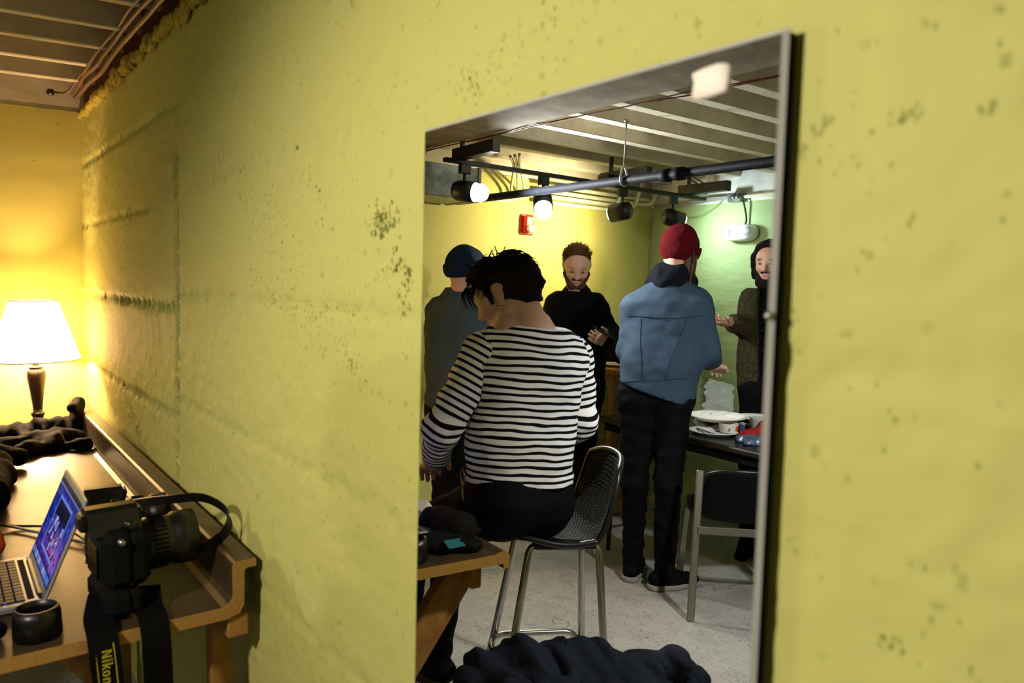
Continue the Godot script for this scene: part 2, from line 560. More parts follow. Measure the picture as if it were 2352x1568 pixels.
	for k in jx.size():
		var o := put("joist", joist_b, jm, ceil_node)
		o.position = Vector3(jx[k], jy + 0.0015 * ((k * 2) % 3), 2.52)
		o.rotation.y = 0.003 * sin(k * 1.7 + 1.0)
		if k < jx.size() - 1:
			var wdt: float = jx[k + 1] - jx[k] - 0.072
			box("blocking", Vector3((jx[k] + jx[k + 1]) / 2, jy + 0.024, 2.36 + (0.05 if k % 2 else 0.0)), Vector3(wdt, 0.14, 0.042), jm, ceil_node)
	var beam := mb()
	bx(beam, Vector3(-1.06, JOIST_Y - 0.026, 1.28), Vector3(6.1, 0.05, 0.6), Basis.IDENTITY, 0.004)
	obj("beam", beam, grainy("beam_paint", Color(0.50, 0.47, 0.41), Color(0.62, 0.59, 0.52), 0.8, 1.6, 0.1, 0.03, 23), ceil_node)
	# timber plates on the wall tops, up to the deck
	box("sill_plate", Vector3(-1.06, 2.26, -0.11), Vector3(6.2, 0.32, 0.16), mats["old_wood"], ceil_node)
	box("sill_plate", Vector3(-1.06, 2.24, FAR_Z + 0.08), Vector3(6.2, 0.4, 0.16), mats["plate_paint"], ceil_node)
	box("sill_plate", Vector3(END_X - 0.1, 2.26, 1.76), Vector3(0.18, 0.3, 3.9), jm, ceil_node)
	box("sill_plate", Vector3(RIGHT_X + 0.1, 2.24, 1.76), Vector3(0.18, 0.32, 3.9), jm, ceil_node)
	# broken mortar along the top of the mirror wall
	var rr := RandomNumberGenerator.new()
	rr.seed = 8
	var ms := mb(true)
	var x := END_X + 0.02
	while x < -1.9:
		var l := rr.randf_range(0.035, 0.10)
		lump(ms, Vector3(x, WALL_TOP + rr.randf_range(-0.004, 0.012), -0.008), Vector3(l * 0.7, rr.randf_range(0.015, 0.034), rr.randf_range(0.010, 0.022)), rr)
		x += l
	var mo := obj("broken_mortar", ms, mats["mortar"], ceil_node)
	mo.set_meta("kind", "stuff")

# an irregular stone-like lump
func lump(st: SurfaceTool, c: Vector3, s: Vector3, r: RandomNumberGenerator, nu := 7, nv := 5):
	var g := []
	for j in nv + 1:
		var row := []
		for i in nu:
			var th := TAU * i / nu
			var ph := PI * j / nv
			var k := r.randf_range(0.75, 1.2)
			row.append(c + Vector3(cos(th) * sin(ph) * s.x, cos(ph) * s.y, sin(th) * sin(ph) * s.z) * (k if j > 0 and j < nv else 1.0))
		g.append(row)
	for j in nv:
		for i in nu:
			var i2 := (i + 1) % nu
			quad(st, g[j][i], g[j][i2], g[j + 1][i2], g[j + 1][i])

# one track head: stem, can, bulb with its light. d is where it points
func track_head(at: Vector3, d: Vector3, label: String, energy: float, col: Color, angle: float, soft_edge := 1.0):
	var t := thing("track_spotlight", label, "spotlight", at, 0.0, "spotlights on the ceiling track")
	var bmat: Material = mats["black_metal"]
	var dn := d.normalized()
	box("adapter", Vector3(0, -0.02, 0), Vector3(0.03, 0.05, 0.06), bmat, t)
	var st := mb(true)
	rod(st, Vector3(0, -0.03, 0), Vector3(0, -0.115, 0), 0.008, 10)
	obj("stem", st, bmat, t)
	var pivot := Vector3(0, -0.13, 0)
	var back := pivot - dn * 0.062
	st = mb(true)
	lathe(st, [Vector2(0, 0), Vector2(0.030, 0.002), Vector2(0.046, 0.012), Vector2(0.052, 0.03), Vector2(0.053, 0.13), Vector2(0.050, 0.13), Vector2(0.049, 0.05), Vector2(0, 0.045)], 28, along(back, dn))
	obj("can", st, bmat, t)
	var bm := mat("bulb_glow", Color(0.9, 0.93, 0.95), 0.3)
	bm.emission_enabled = true
	bm.emission = Color(0.92, 0.97, 1.0)
	bm.emission_energy_multiplier = 9.0
	st = mb(true)
	lathe(st, [Vector2(0.02, 0.06), Vector2(0.046, 0.118), Vector2(0.047, 0.132), Vector2(0.038, 0.142), Vector2(0.02, 0.147), Vector2(0, 0.148)], 24, along(back, dn))
	obj("bulb", st, bm, t)
	var l := SpotLight3D.new()
	l.name = "bulb_light"
	l.light_color = col
	l.light_energy = energy
	l.light_size = 0.045
	l.spot_range = 12.0
	l.spot_attenuation = 2.0
	l.spot_angle = angle
	l.spot_angle_attenuation = soft_edge
	l.shadow_enabled = true
	t.add_child(l)
	l.transform = Transform3D(Basis.looking_at(dn), back + dn * 0.155)

func build_ceiling_services():
	var bmat: Material = mats["black_metal"]
	var tx := -3.45
	var ty := 2.04
	var t := thing("lighting_track", "black lighting track hung from the joists, carrying four spotlights", "track", Vector3(tx, ty, 0))
	box("rail", Vector3(0, 0.012, 1.50 + 0.95), Vector3(0.036, 0.022, 1.90), bmat, t)
	for z in [1.55, 2.55, 3.2]:
		box("mounting_bar", Vector3(0.12, 0.055, z + 0.05), Vector3(0.40, 0.06, 0.045), bmat, t, Basis(Vector3.UP, 0.05))
		box("hanger", Vector3(0.0, 0.10, z + 0.05), Vector3(0.02, 0.14, 0.02), bmat, t)
	box("feed_box", Vector3(0.0, 0.04, 2.62), Vector3(0.09, 0.05, 0.16), bmat, t)
	track_head(Vector3(tx, ty, 1.62), Vector3(0.86, -0.10, 0.46), "lit track spotlight at the mirror-wall end of the black track", 5.5, Color(0.97, 0.98, 1.0), 66.0)
	track_head(Vector3(tx, ty, 2.12), Vector3(0.74, -0.70, -0.46), "lit track spotlight aimed at the mirror, above the red fire alarm", 2.6, Color(1.0, 0.97, 0.92), 50.0)
	track_head(Vector3(tx, ty, 2.70), Vector3(-0.90, -0.16, -0.36), "black track spotlight turned to the yellow end wall", 1.9, Color(1.0, 0.92, 0.74), 80.0)
	track_head(Vector3(tx, ty, 3.12), Vector3(0.36, -0.22, 0.86), "black track spotlight turned to the green wall, last on the track", 0.5, Color(0.88, 0.97, 1.0), 82.0)
	# second track, out of the mirror's view: its heads light the mirror wall and the room
	var t2 := thing("lighting_track", "short black lighting track over the camera's side of the room", "track", Vector3(-0.5, ty, 1.5))
	box("rail", Vector3(0, 0.012, 0), Vector3(1.2, 0.022, 0.036), bmat, t2)
	for x in [-0.4, 0.4]:
		box("hanger", Vector3(x, 0.06, 0.0), Vector3(0.02, 0.08, 0.02), bmat, t2)
	track_head(Vector3(-0.78, ty, 1.5), Vector3(0.03, -0.62, -0.78), "track spotlight aimed at the lime mirror wall beside the mirror", 2.6, Color(1.0, 0.96, 0.90), 59.0, 0.75)
	track_head(Vector3(-0.45, ty, 1.5), Vector3(-0.80, -0.55, 0.22), "track spotlight aimed at the people around the table", 6.6, Color(0.98, 0.98, 1.0), 42.0)

	# iron pipe across the room
	var pm := grainy("iron_pipe", Color(0.05, 0.055, 0.07), Color(0.10, 0.11, 0.135), 0.6, 5.0, 0.08, 0.05, 51)
	pm.metallic_specular = 0.15
	var p := thing("iron_pipe", "dark iron pipe hung below the ceiling joists, running to the end wall", "pipe", Vector3(0, 1.925, 1.93))
	var st := mb(true)
	rod(st, Vector3(END_X + 0.01, 0, 0), Vector3(1.6, 0.02, 0.03), 0.020, 20)
	obj("pipe_run", st, pm, p)
	st = mb(true)
	lathe(st, [Vector2(0.020, -0.065), Vector2(0.027, -0.06), Vector2(0.028, -0.02), Vector2(0.024, -0.015), Vector2(0.024, 0.015), Vector2(0.028, 0.02), Vector2(0.027, 0.06), Vector2(0.020, 0.065)], 20, along(Vector3(-2.33, 0.004, 0.005), Vector3.RIGHT))
	obj("coupling", st, pm, p)
	for hx in [-2.62, -0.6]:
		var h := mb(true)
		tube(h, curve([Vector3(hx, 0.07, 0), Vector3(hx, 0.045, 0.014), Vector3(hx, 0.0, 0.026), Vector3(hx, -0.020, 0.006), Vector3(hx, 0.0, -0.018), Vector3(hx, 0.045, -0.012), Vector3(hx, 0.07, 0)]), 0.005, 8)
		rod(h, Vector3(hx, 0.066, 0), Vector3(hx, 0.268, 0), 0.0035, 8)
		rod(h, Vector3(hx, 0.258, 0), Vector3(hx, 0.268, 0), 0.012, 12)
		obj("clevis_hanger", h, mats["steel"], p)

	# square air duct and round duct by the end wall
	var zinc := grainy("zinc", Color(0.40, 0.42, 0.42), Color(0.62, 0.64, 0.63), 0.38, 4.0, 0.0, 0.03, 53)
	zinc.metallic = 0.75
	var d := thing("air_duct", "grey sheet-metal air duct below the joists against the end wall", "duct")
	box("trunk_box", Vector3(-3.84, 1.985, 1.56), Vector3(0.34, 0.17, 0.60), zinc, d)
	st = mb(true)
	lathe(st, [Vector2(0.075, 0), Vector2(0.075, 0.05), Vector2(0.081, 0.055), Vector2(0.081, 0.07), Vector2(0.075, 0.075), Vector2(0.075, 0.115), Vector2(0, 0.115)], 24, Transform3D(Basis.IDENTITY, Vector3(-3.8, 2.07, 1.50)))
	obj("riser", st, zinc, d)
	for z in [1.30, 1.85]:
		box("seam_collar", Vector3(-3.84, 1.985, z), Vector3(0.352, 0.182, 0.022), zinc, d)

	# painted conduits along the end wall top, bending up between the joists
	var cm := grainy("painted_conduit", Color(0.74, 0.73, 0.60), Color(0.84, 0.83, 0.72), 0.5, 5.0, 0.0, 0.03, 55)
	for k in 4:
		var c := mb(true)
		var y0 := 1.985 + 0.033 * k
		var z1: float = 3.05 + 0.16 * k
		tube(c, bend([Vector3(-3.985 + 0.012 * (k % 2), y0, 2.48), Vector3(-3.985 + 0.012 * (k % 2), y0, z1), Vector3(-3.93, y0, z1 + 0.05), Vector3(-3.90, 2.185, z1 + 0.08)], 0.08), 0.0125, 10)
		tag(obj("conduit", c, cm), ["lowest of the painted conduits on the end wall", "second lowest painted conduit on the end wall", "third painted conduit up on the end wall", "topmost painted conduit on the end wall"][k], "conduit", "conduits on the end wall")
	for k in 3:
		var c := mb(true)
		var off := 0.045 * k
		tube(c, curve([Vector3(-3.72 + off, 2.175, 2.08), Vector3(-3.82 + off * 0.7, 2.14, 2.18), Vector3(-3.95, 2.06, 2.26 + off), Vector3(-3.99, 2.0, 2.28 + off), Vector3(-3.99, 1.96, 2.22 + off * 0.3), Vector3(-3.99, 1.955, 2.05)]), 0.009, 8)
		tag(obj("conduit_bend", c, cm), ["bent grey conduit beside the air duct, nearest the duct", "middle bent grey conduit beside the air duct", "bent grey conduit beside the air duct, nearest the alarm"][k], "conduit", "bent conduits beside the duct")

	# junction box, wires and conduit above the green wall
	var jb := thing("junction_box", "small grey junction box above the green wall with wires", "junction box", Vector3(-3.27, 2.06, FAR_Z - 0.03))
	box("box_body", Vector3(0, 0, 0), Vector3(0.10, 0.055, 0.06), zinc, jb)
	for k in 2:
		st = mb(true)
		rod(st, Vector3(0.03 - 0.03 * k, 0, -0.032), Vector3(0.03 - 0.03 * k, 0, -0.045), 0.014, 12)
		obj("knockout", st, mats["steel"], jb)
	st = mb(true)
	tube(st, [Vector3(-3.22, 2.062, FAR_Z - 0.03), Vector3(-2.6, 2.072, FAR_Z - 0.03), Vector3(-1.2, 2.075, FAR_Z - 0.03)], 0.012, 10)
	tag(obj("conduit", st, cm), "straight conduit running off the junction box above the green wall", "conduit")
	for k in 3:
		st = mb(true)
		tube(st, curve([Vector3(-3.32, 2.055 + 0.008 * k, FAR_Z - 0.03), Vector3(-3.5, 2.05 + 0.01 * k, FAR_Z - 0.035), Vector3(-3.7, 2.035 + 0.01 * k, FAR_Z - 0.03), Vector3(-3.97, 2.03 + 0.012 * k, FAR_Z - 0.04)]), 0.006, 8)
		tag(obj("cable", st, mat("grey_cable", Color(0.55, 0.56, 0.52), 0.5)), ["lower grey cable running from junction box to room corner", "middle grey cable running from junction box to room corner", "upper grey cable running from junction box to room corner"][k], "cable", "cables to the corner")
	st = mb(true)
	tube(st, curve([Vector3(-3.40, 2.05, FAR_Z - 0.012), Vector3(-3.5, 1.99, FAR_Z - 0.012), Vector3(-3.62, 1.955, FAR_Z - 0.012), Vector3(-3.85, 1.96, FAR_Z - 0.012)]), 0.005, 8)
	tag(obj("cable", st, mat("green_cable", Color(0.50, 0.58, 0.30), 0.6)), "green painted cable sagging across the top of the green wall", "cable")
	for k in 2:
		st = mb(true)
		tube(st, curve([Vector3(-3.50 + 0.05 * k, 2.185, 3.25), Vector3(-3.47 + 0.05 * k, 2.165, 3.28), Vector3(-3.46 + 0.05 * k, 2.13, 3.36), Vector3(-3.55 + 0.05 * k, 2.09, 3.46), Vector3(-3.7, 2.10, 3.48)]), 0.007, 8)
		tag(obj("cable", st, mats["grey_cable"]), ["looped cable hanging from the joists, nearer the end wall", "looped cable hanging from the joists, nearer the junction box"][k], "cable", "looped cables under the joists")

	# emergency light on the green wall
	var e := thing("emergency_light", "white oval twin-lamp emergency light on the green wall", "emergency light", Vector3(-3.228, 1.842, FAR_Z - 0.006))
	st = mb(true)
	var ov := PackedVector2Array()
	for k in 40:
		var a := TAU * k / 40.0
		var cx: float = signf(cos(a)) * pow(absf(cos(a)), 0.62) * 0.118
		var cyv: float = signf(sin(a)) * pow(absf(sin(a)), 0.75) * 0.052
		ov.append(Vector2(cx, cyv))
	for ring in [[1.0, 0.0, 1.0, 0.035], [1.0, 0.035, 0.93, 0.055], [0.93, 0.055, 0.72, 0.066], [0.72, 0.066, 0.0, 0.069]]:
		for k in 40:
			var a := ov[k]
			var b := ov[(k + 1) % 40]
			quad(st, Vector3(a.x * ring[0], a.y * ring[0], -ring[1]), Vector3(a.x * ring[2], a.y * ring[2], -ring[3]), Vector3(b.x * ring[2], b.y * ring[2], -ring[3]), Vector3(b.x * ring[0], b.y * ring[0], -ring[1]))
	obj("housing", st, mats["white_plastic"], e)
	var lens := mat("lamp_lens", Color(0.72, 0.74, 0.76), 0.3, 0.1)
	for s in [-1, 1]:
		st = mb(true)
		lathe(st, [Vector2(0.031, 0), Vector2(0.034, 0.004), Vector2(0.034, 0.010), Vector2(0.028, 0.015), Vector2(0.012, 0.019), Vector2(0, 0.020)], 20, along(Vector3(0.074 * s, 0.002, -0.052), Vector3(0.25 * s, -0.1, -1)))
		obj("lamp_head", st, lens, e)
	var led := mat("led_red", Color(0.8, 0.2, 0.1), 0.4)
	st = mb(true)
	lathe(st, [Vector2(0.004, 0), Vector2(0.003, 0.003), Vector2(0, 0.004)], 10, along(Vector3(-0.02, -0.045, -0.05), Vector3(0, -0.5, -1)))
	obj("indicator", st, led, e)
	st = mb(true)
	tube(st, curve([Vector3(-3.216, 2.04, FAR_Z - 0.035), Vector3(-3.205, 1.97, FAR_Z - 0.02), Vector3(-3.20, 1.92, FAR_Z - 0.014), Vector3(-3.205, 1.885, FAR_Z - 0.02)]), 0.006, 8)
	tag(obj("cable", st, mat("dark_cable", Color(0.10, 0.13, 0.08), 0.6)), "dark cable dropping from the junction box to the emergency light", "cable")

	# fire alarm strobe on the end wall
	var red := mat("alarm_red", Color(0.78, 0.12, 0.05), 0.35)
	var f := thing("fire_alarm_strobe", "red fire alarm horn with clear strobe on the end wall", "fire alarm", Vector3(END_X - 0.004, 1.836, 2.444))
	box("back_plate", Vector3(0.006, 0, 0), Vector3(0.014, 0.125, 0.100), red, f, Basis.IDENTITY, 0.005)
	box("horn_body", Vector3(0.028, 0.002, -0.006), Vector3(0.038, 0.105, 0.062), red, f, Basis.IDENTITY, 0.009)
	st = mb(true)
	lathe(st, [Vector2(0.026, 0), Vector2(0.026, 0.01), Vector2(0.02, 0.022), Vector2(0.008, 0.028), Vector2(0, 0.029)], 20, along(Vector3(0.045, -0.026, -0.004), Vector3.RIGHT))
	obj("strobe_lens", st, mat("strobe_clear", Color(0.9, 0.88, 0.78), 0.12), f)
	box("marking_bar", Vector3(0.0478, 0.012, -0.014), Vector3(0.001, 0.060, 0.006), mats["white_plastic"], f)
	box("marking_bar", Vector3(0.0478, 0.040, -0.002), Vector3(0.001, 0.006, 0.026), mats["white_plastic"], f)

	# red wires along the beam edge
	var wm := mat("red_wire", Color(0.42, 0.03, 0.03), 0.5)
	for k in 2:
		var pts := []
		var wn := noise(90 + k, 1.6, 2)
		for i in 36:
			var x := -4.0 + i * 0.1
			pts.append(Vector3(x, 2.139 + 0.004 * k, 1.575 + 0.022 * wn.get_noise_1d(x) + (maxf(0.0, x + 2.6) * 0.055 if k == 0 else maxf(0.0, x + 2.9) * 0.075)))
		st = mb(true)
		tube(st, pts, 0.0024, 6)
		tag(obj("red_wire", st, wm), ["thin red wire strung along the ceiling beam, closer to the beam", "thin red wire strung along the ceiling beam, farther out"][k], "wire", "red wires at the beam")

	# cables in the corner above the lamp
	var brown := mat("brown_cable", Color(0.42, 0.30, 0.22), 0.5)
	for k in 3:
		st = mb(true)
		var pts := []
		var wn := noise(60 + k, 1.3, 2)
		for i in 24:
			var x := -3.98 + i * 0.12
			pts.append(Vector3(x, 2.165 + 0.016 * k + 0.012 * wn.get_noise_1d(x), 0.012 + 0.013 * k + 0.012 * wn.get_noise_1d(x + 20)))
		if k == 2:
			pts.push_front(Vector3(-3.86, 2.16, 0.10))
			pts[1] = Vector3(-3.80, 2.155, 0.065)
			pts.remove_at(2)
		tube(st, curve(pts, 3), 0.009 - 0.0015 * k, 8)
		var cable := thing("ceiling_cable", ["thickest brown cable along the top of the mirror wall", "middle brown cable along the top of the mirror wall", "thin brown cable with a black cut end above the lamp"][k], "cable", Vector3.ZERO, 0.0, "cables on top of the mirror wall")
		obj("cable_run", st, brown, cable)
		if k == 2:
			st = mb(true)
			lathe(st, [Vector2(0, -0.012), Vector2(0.013, -0.006), Vector2(0.014, 0.01), Vector2(0.008, 0.018), Vector2(0, 0.018)], 12, along(Vector3(-3.86, 2.16, 0.115), Vector3(0, 0, 1)))
			obj("end_cap", st, mats["black_plastic"], cable)

func build_mirror():
	var b := deg_to_rad(1.25)
	var a := deg_to_rad(-0.28)
	var n := Vector3(sin(a) * cos(b), sin(b), cos(a) * cos(b))
	var x := Vector3.UP.cross(n).normalized()
	var m := thing("wall_mirror", "tall frameless mirror with polished edges hung on the lime wall", "mirror")
	m.transform = Transform3D(Basis(x, n.cross(x), n) * Basis(Vector3(0, 0, 1), 0.002), Vector3(-0.66, 1.63, 0.011))
	var silver := mat("mirror_silver", Color(0.90, 0.91, 0.90), 0.0, 1.0)
	# local frame: z = 0 is the reflecting face. left, right, top, bottom in metres
	var l := -0.279
	var r := 0.2785
	var t := 0.0
	var bot := -1.34
	var bev := 0.0042
	var st := mb()
	quad(st, Vector3(l + bev, bot + bev, 0), Vector3(l + bev, t - bev, 0), Vector3(r - bev, t - bev, 0), Vector3(r - bev, bot + bev, 0))
	obj("silvered_glass", st, silver, m)
	# polished bevel, sloping back from the face
	var edge := mat("bevel_glass", Color(0.70, 0.69, 0.68), 0.35, 0.0)
	var g := 0.0035
	st = mb()
	quad(st, Vector3(l, t, -g), Vector3(r, t, -g), Vector3(r - bev, t - bev, 0), Vector3(l + bev, t - bev, 0))
	quad(st, Vector3(r, t, -g), Vector3(r, bot, -g), Vector3(r - bev, bot + bev, 0), Vector3(r - bev, t - bev, 0))
	quad(st, Vector3(r, bot, -g), Vector3(l, bot, -g), Vector3(l + bev, bot + bev, 0), Vector3(r - bev, bot + bev, 0))
	quad(st, Vector3(l, bot, -g), Vector3(l, t, -g), Vector3(l + bev, t - bev, 0), Vector3(l + bev, bot + bev, 0))
	obj("bevelled_edge", st, edge, m)
	st = mb()
	bx(st, Vector3((l + r) / 2, (t + bot) / 2, -g - 0.006), Vector3(r - l - 0.004, t - bot - 0.004, 0.011), Basis.IDENTITY, 0.001)
	obj("backing_board", st, mats["black_matte"], m)
	# white tape on the glass
	var tape := thing("paper_tape", "small white paper tape stuck near the mirror's top corner", "tape")
	tape.transform = m.transform
	st = mb(true)
	var tp := [Vector2(0.187, -0.0185), Vector2(0.195, -0.0165), Vector2(0.214, -0.0150), Vector2(0.2235, -0.0165), Vector2(0.2262, -0.020), Vector2(0.2258, -0.035), Vector2(0.222, -0.0385), Vector2(0.204, -0.0410), Vector2(0.190, -0.0395), Vector2(0.1875, -0.036), Vector2(0.190, -0.027)]
	prism(st, PackedVector2Array(tp), 0.0012, Transform3D(Basis.IDENTITY, Vector3(0, 0, 0.0004)))
	obj("tape_strip", st, mat("tape_white", Color(0.93, 0.88, 0.82), 0.7), tape)
	var pin := mb(true)
	lathe(pin, [Vector2(0.0035, 0), Vector2(0.003, 0.002), Vector2(0, 0.003)], 12, Transform3D(m.basis * Basis(Vector3.RIGHT, PI / 2), m.transform * Vector3(0.2758, -0.2186, 0.0005)))
	tag(obj("mirror_pin", pin, mats["steel"]), "small bright pin on the mirror's polished side edge", "pin")

# ---------------------------------------------------------------- smooth bodies
# prim: [a, b, radius a, radius b, blend, flatten axis, flatten factor]
func cap(a: Vector3, b: Vector3, ra: float, rb: float, k := 0.03, n := Vector3.ZERO, f := 1.0) -> Array:
	return [a, b, ra, rb, k, n, f]

func ball(a: Vector3, r: float, k := 0.02, n := Vector3.ZERO, f := 1.0) -> Array:
	return [a, a + Vector3(0, 0.0001, 0), r, r, k, n, f]

class Field:
	var a := PackedVector3Array()
	var d := PackedVector3Array()
	var inv := PackedFloat32Array()
	var r0 := PackedFloat32Array()
	var dr := PackedFloat32Array()
	var kk := PackedFloat32Array()
	var nn := PackedVector3Array()
	var ff := PackedFloat32Array()
	var all := PackedInt32Array()
	var cuts := []
	var noise_: FastNoiseLite
	var amp := 0.0
	var stretch := Vector3.ONE
	var lo := Vector3.ONE * 1e9
	var hi := Vector3.ONE * -1e9

	func _init(prims: Array, cuts_ := []):
		cuts = cuts_
		for p in prims:
			var n: Vector3 = p[5]
			var f: float = p[6]
			if n != Vector3.ZERO:
				n = n.normalized()
			var dd: Vector3 = p[1] - p[0]
			dd += n * dd.dot(n) * (f - 1.0)
			all.append(a.size())
			a.append(p[0])
			d.append(dd)
			inv.append(1.0 / maxf(dd.length_squared(), 1e-9))
			r0.append(p[2])
			dr.append(p[3] - p[2])
			kk.append(p[4])
			nn.append(n)
			ff.append(f - 1.0)
			var m: float = maxf(p[2], p[3])
			if f < 1.0:
				m /= f
			for q in [p[0], p[1]]:
				lo = lo.min(q - Vector3.ONE * m)
				hi = hi.max(q + Vector3.ONE * m)

	func one(i: int, p: Vector3) -> float:
		var q := p - a[i]
		if ff[i] != 0.0:
			q += nn[i] * (q.dot(nn[i]) * ff[i])
		var h := clampf(q.dot(d[i]) * inv[i], 0.0, 1.0)
		return (q - d[i] * h).length() - r0[i] - dr[i] * h

	func eval(p: Vector3, list: PackedInt32Array) -> float:
		var res := 10.0
		for i in list:
			var q := p - a[i]
			if ff[i] != 0.0:
				q += nn[i] * (q.dot(nn[i]) * ff[i])
			var h := clampf(q.dot(d[i]) * inv[i], 0.0, 1.0)
			var v := (q - d[i] * h).length() - r0[i] - dr[i] * h
			var k := kk[i]
			var e := k - absf(res - v)
			res = minf(res, v)
			if e > 0.0:
				res -= e * e * 0.25 / k
		if amp != 0.0:
			res += noise_.get_noise_3dv(p * stretch) * amp
		for c in cuts:
			res = maxf(res, p.dot(c[0]) - c[1])
		return res

	func near(p: Vector3) -> float:
		return eval(p, all)

# half space kept: points with (p - at) . n < 0
func cut(at: Vector3, n: Vector3) -> Array:
	return [n.normalized(), at.dot(n.normalized())]

class Soup:
	var V := PackedVector3Array()
	var I := PackedInt32Array()
	var UV := PackedVector2Array()
	var C := PackedColorArray()
	func mesh() -> ArrayMesh:
		var N := PackedVector3Array()
		N.resize(V.size())
		for k in range(0, I.size(), 3):
			var n := (V[I[k + 2]] - V[I[k]]).cross(V[I[k + 1]] - V[I[k]])
			N[I[k]] += n
			N[I[k + 1]] += n
			N[I[k + 2]] += n
		for k in N.size():
			N[k] = N[k].normalized()
		var arr := []
		arr.resize(Mesh.ARRAY_MAX)
		arr[Mesh.ARRAY_VERTEX] = V
		arr[Mesh.ARRAY_NORMAL] = N
		arr[Mesh.ARRAY_INDEX] = I
		if UV.size() == V.size():
			arr[Mesh.ARRAY_TEX_UV] = UV
		if C.size() == V.size():
			arr[Mesh.ARRAY_COLOR] = C
		var m := ArrayMesh.new()
		m.add_surface_from_arrays(Mesh.PRIMITIVE_TRIANGLES, arr)
		return m

# surface nets of a field, appended to the soup. paint(p) gives a colour, uvf(p) a Vector2
func nets(s: Soup, f: Field, cell: float, paint = null, uvf = null, lo = null, hi = null):
	var l: Vector3 = (f.lo if lo == null else lo) - Vector3.ONE * (cell * 2.0 + f.amp)
	var h: Vector3 = (f.hi if hi == null else hi) + Vector3.ONE * (cell * 2.0 + f.amp)
	var B := 4
	var nb := Vector3i(((h - l) / (cell * B)).ceil())
	var nx := nb.x * B + 1
	var ny := nb.y * B + 1
	var nz := nb.z * B + 1
	var G := PackedFloat32Array()
	G.resize(nx * ny * nz)
	G.fill(9.0)
	var sx := 1
	var sy := nx
	var sz := nx * ny
	var half := cell * B * 0.5
	var diag := half * 1.7321
	var blocks := []
	for bz in nb.z:
		for by in nb.y:
			for bxx in nb.x:
				var c := l + Vector3(bxx, by, bz) * (cell * B) + Vector3.ONE * half
				# cheap reject with a pass over the prims
				var best := 10.0
				var dl := PackedFloat32Array()
				dl.resize(f.all.size())
				for i in f.all:
					var v := f.one(i, c)
					dl[i] = v
					if v < best:
						best = v
				var w := diag * 1.5 + f.amp
				if best > w + 0.02 or best < -w * 1.6:
					continue
				var act := PackedInt32Array()
				for i in f.all:
					if dl[i] < best + diag * 3.0 + f.kk[i]:
						act.append(i)
				blocks.append(Vector3i(bxx, by, bz))
				for z in B + 1:
					for y in B + 1:
						var at := (bz * B + z) * sz + (by * B + y) * sy + bxx * B
						for x in B + 1:
							if G[at + x] == 9.0:
								G[at + x] = f.eval(l + Vector3(bxx * B + x, by * B + y, bz * B + z) * cell, act)
	var ids := {}
	var corners := [0, sx, sy, sx + sy, sz, sz + sx, sz + sy, sz + sx + sy]
	var cpos := [Vector3(0, 0, 0), Vector3(1, 0, 0), Vector3(0, 1, 0), Vector3(1, 1, 0), Vector3(0, 0, 1), Vector3(1, 0, 1), Vector3(0, 1, 1), Vector3(1, 1, 1)]
	var edges := [[0, 1], [2, 3], [4, 5], [6, 7], [0, 2], [1, 3], [4, 6], [5, 7], [0, 4], [1, 5], [2, 6], [3, 7]]
	var cells := []
	for b in blocks:
		for z in B:
			for y in B:
				for x in B:
					var gx: int = b.x * B + x
					var gy: int = b.y * B + y
					var gz: int = b.z * B + z
					var g := gz * sz + gy * sy + gx
					var g0 := G[g] < 0.0
					var same := true
					for k in range(1, 8):
						if (G[g + corners[k]] < 0.0) != g0:
							same = false
							break
					if same:
						continue
					var sum := Vector3.ZERO
					var n := 0
					for e in edges:
						var va: float = G[g + corners[e[0]]]
						var vb: float = G[g + corners[e[1]]]
						if (va < 0.0) != (vb < 0.0):
							sum += cpos[e[0]].lerp(cpos[e[1]], va / (va - vb))
							n += 1
					ids[g] = s.V.size()
					var p: Vector3 = l + (Vector3(gx, gy, gz) + sum / n) * cell
					s.V.append(p)
					if paint != null:
						s.C.append(paint.call(p))
					if uvf != null:
						s.UV.append(uvf.call(p))
					cells.append(g)
	for g in cells:
		for ax in 3:
			var st1: int = [sx, sy, sz][ax]
			var o1: int = [sy, sz, sx][ax]
			var o2: int = [sz, sx, sy][ax]
			var v0: float = G[g]
			var v1: float = G[g + st1]
			if (v0 < 0.0) == (v1 < 0.0):
				continue
			var a1 = ids.get(g - o1)
			var a2 = ids.get(g - o2)
			var a3 = ids.get(g - o1 - o2)
			if a1 == null or a2 == null or a3 == null:
				continue
			var a0: int = ids[g]
			var q := [a0, a1, a3, a2]
			if v0 < 0.0:
				s.I.append_array(PackedInt32Array([q[0], q[2], q[1], q[0], q[3], q[2]]))
			else:
				s.I.append_array(PackedInt32Array([q[0], q[1], q[2], q[0], q[2], q[3]]))

func soft(called: String, prims: Array, cell: float, m: Material, parent: Node = null, cuts := [], amp := 0.0, freq := 8.0, seed_ := 1, stretch := Vector3.ONE, ridged := false) -> MeshInstance3D:
	var f := Field.new(prims, cuts)
	if amp != 0.0:
		f.noise_ = noise(seed_, freq, 2)
		if ridged:
			f.noise_.fractal_type = FastNoiseLite.FRACTAL_RIDGED
		f.amp = amp
		f.stretch = stretch
	var s := Soup.new()
	nets(s, f, cell)
	return put(called, s.mesh(), m, parent)

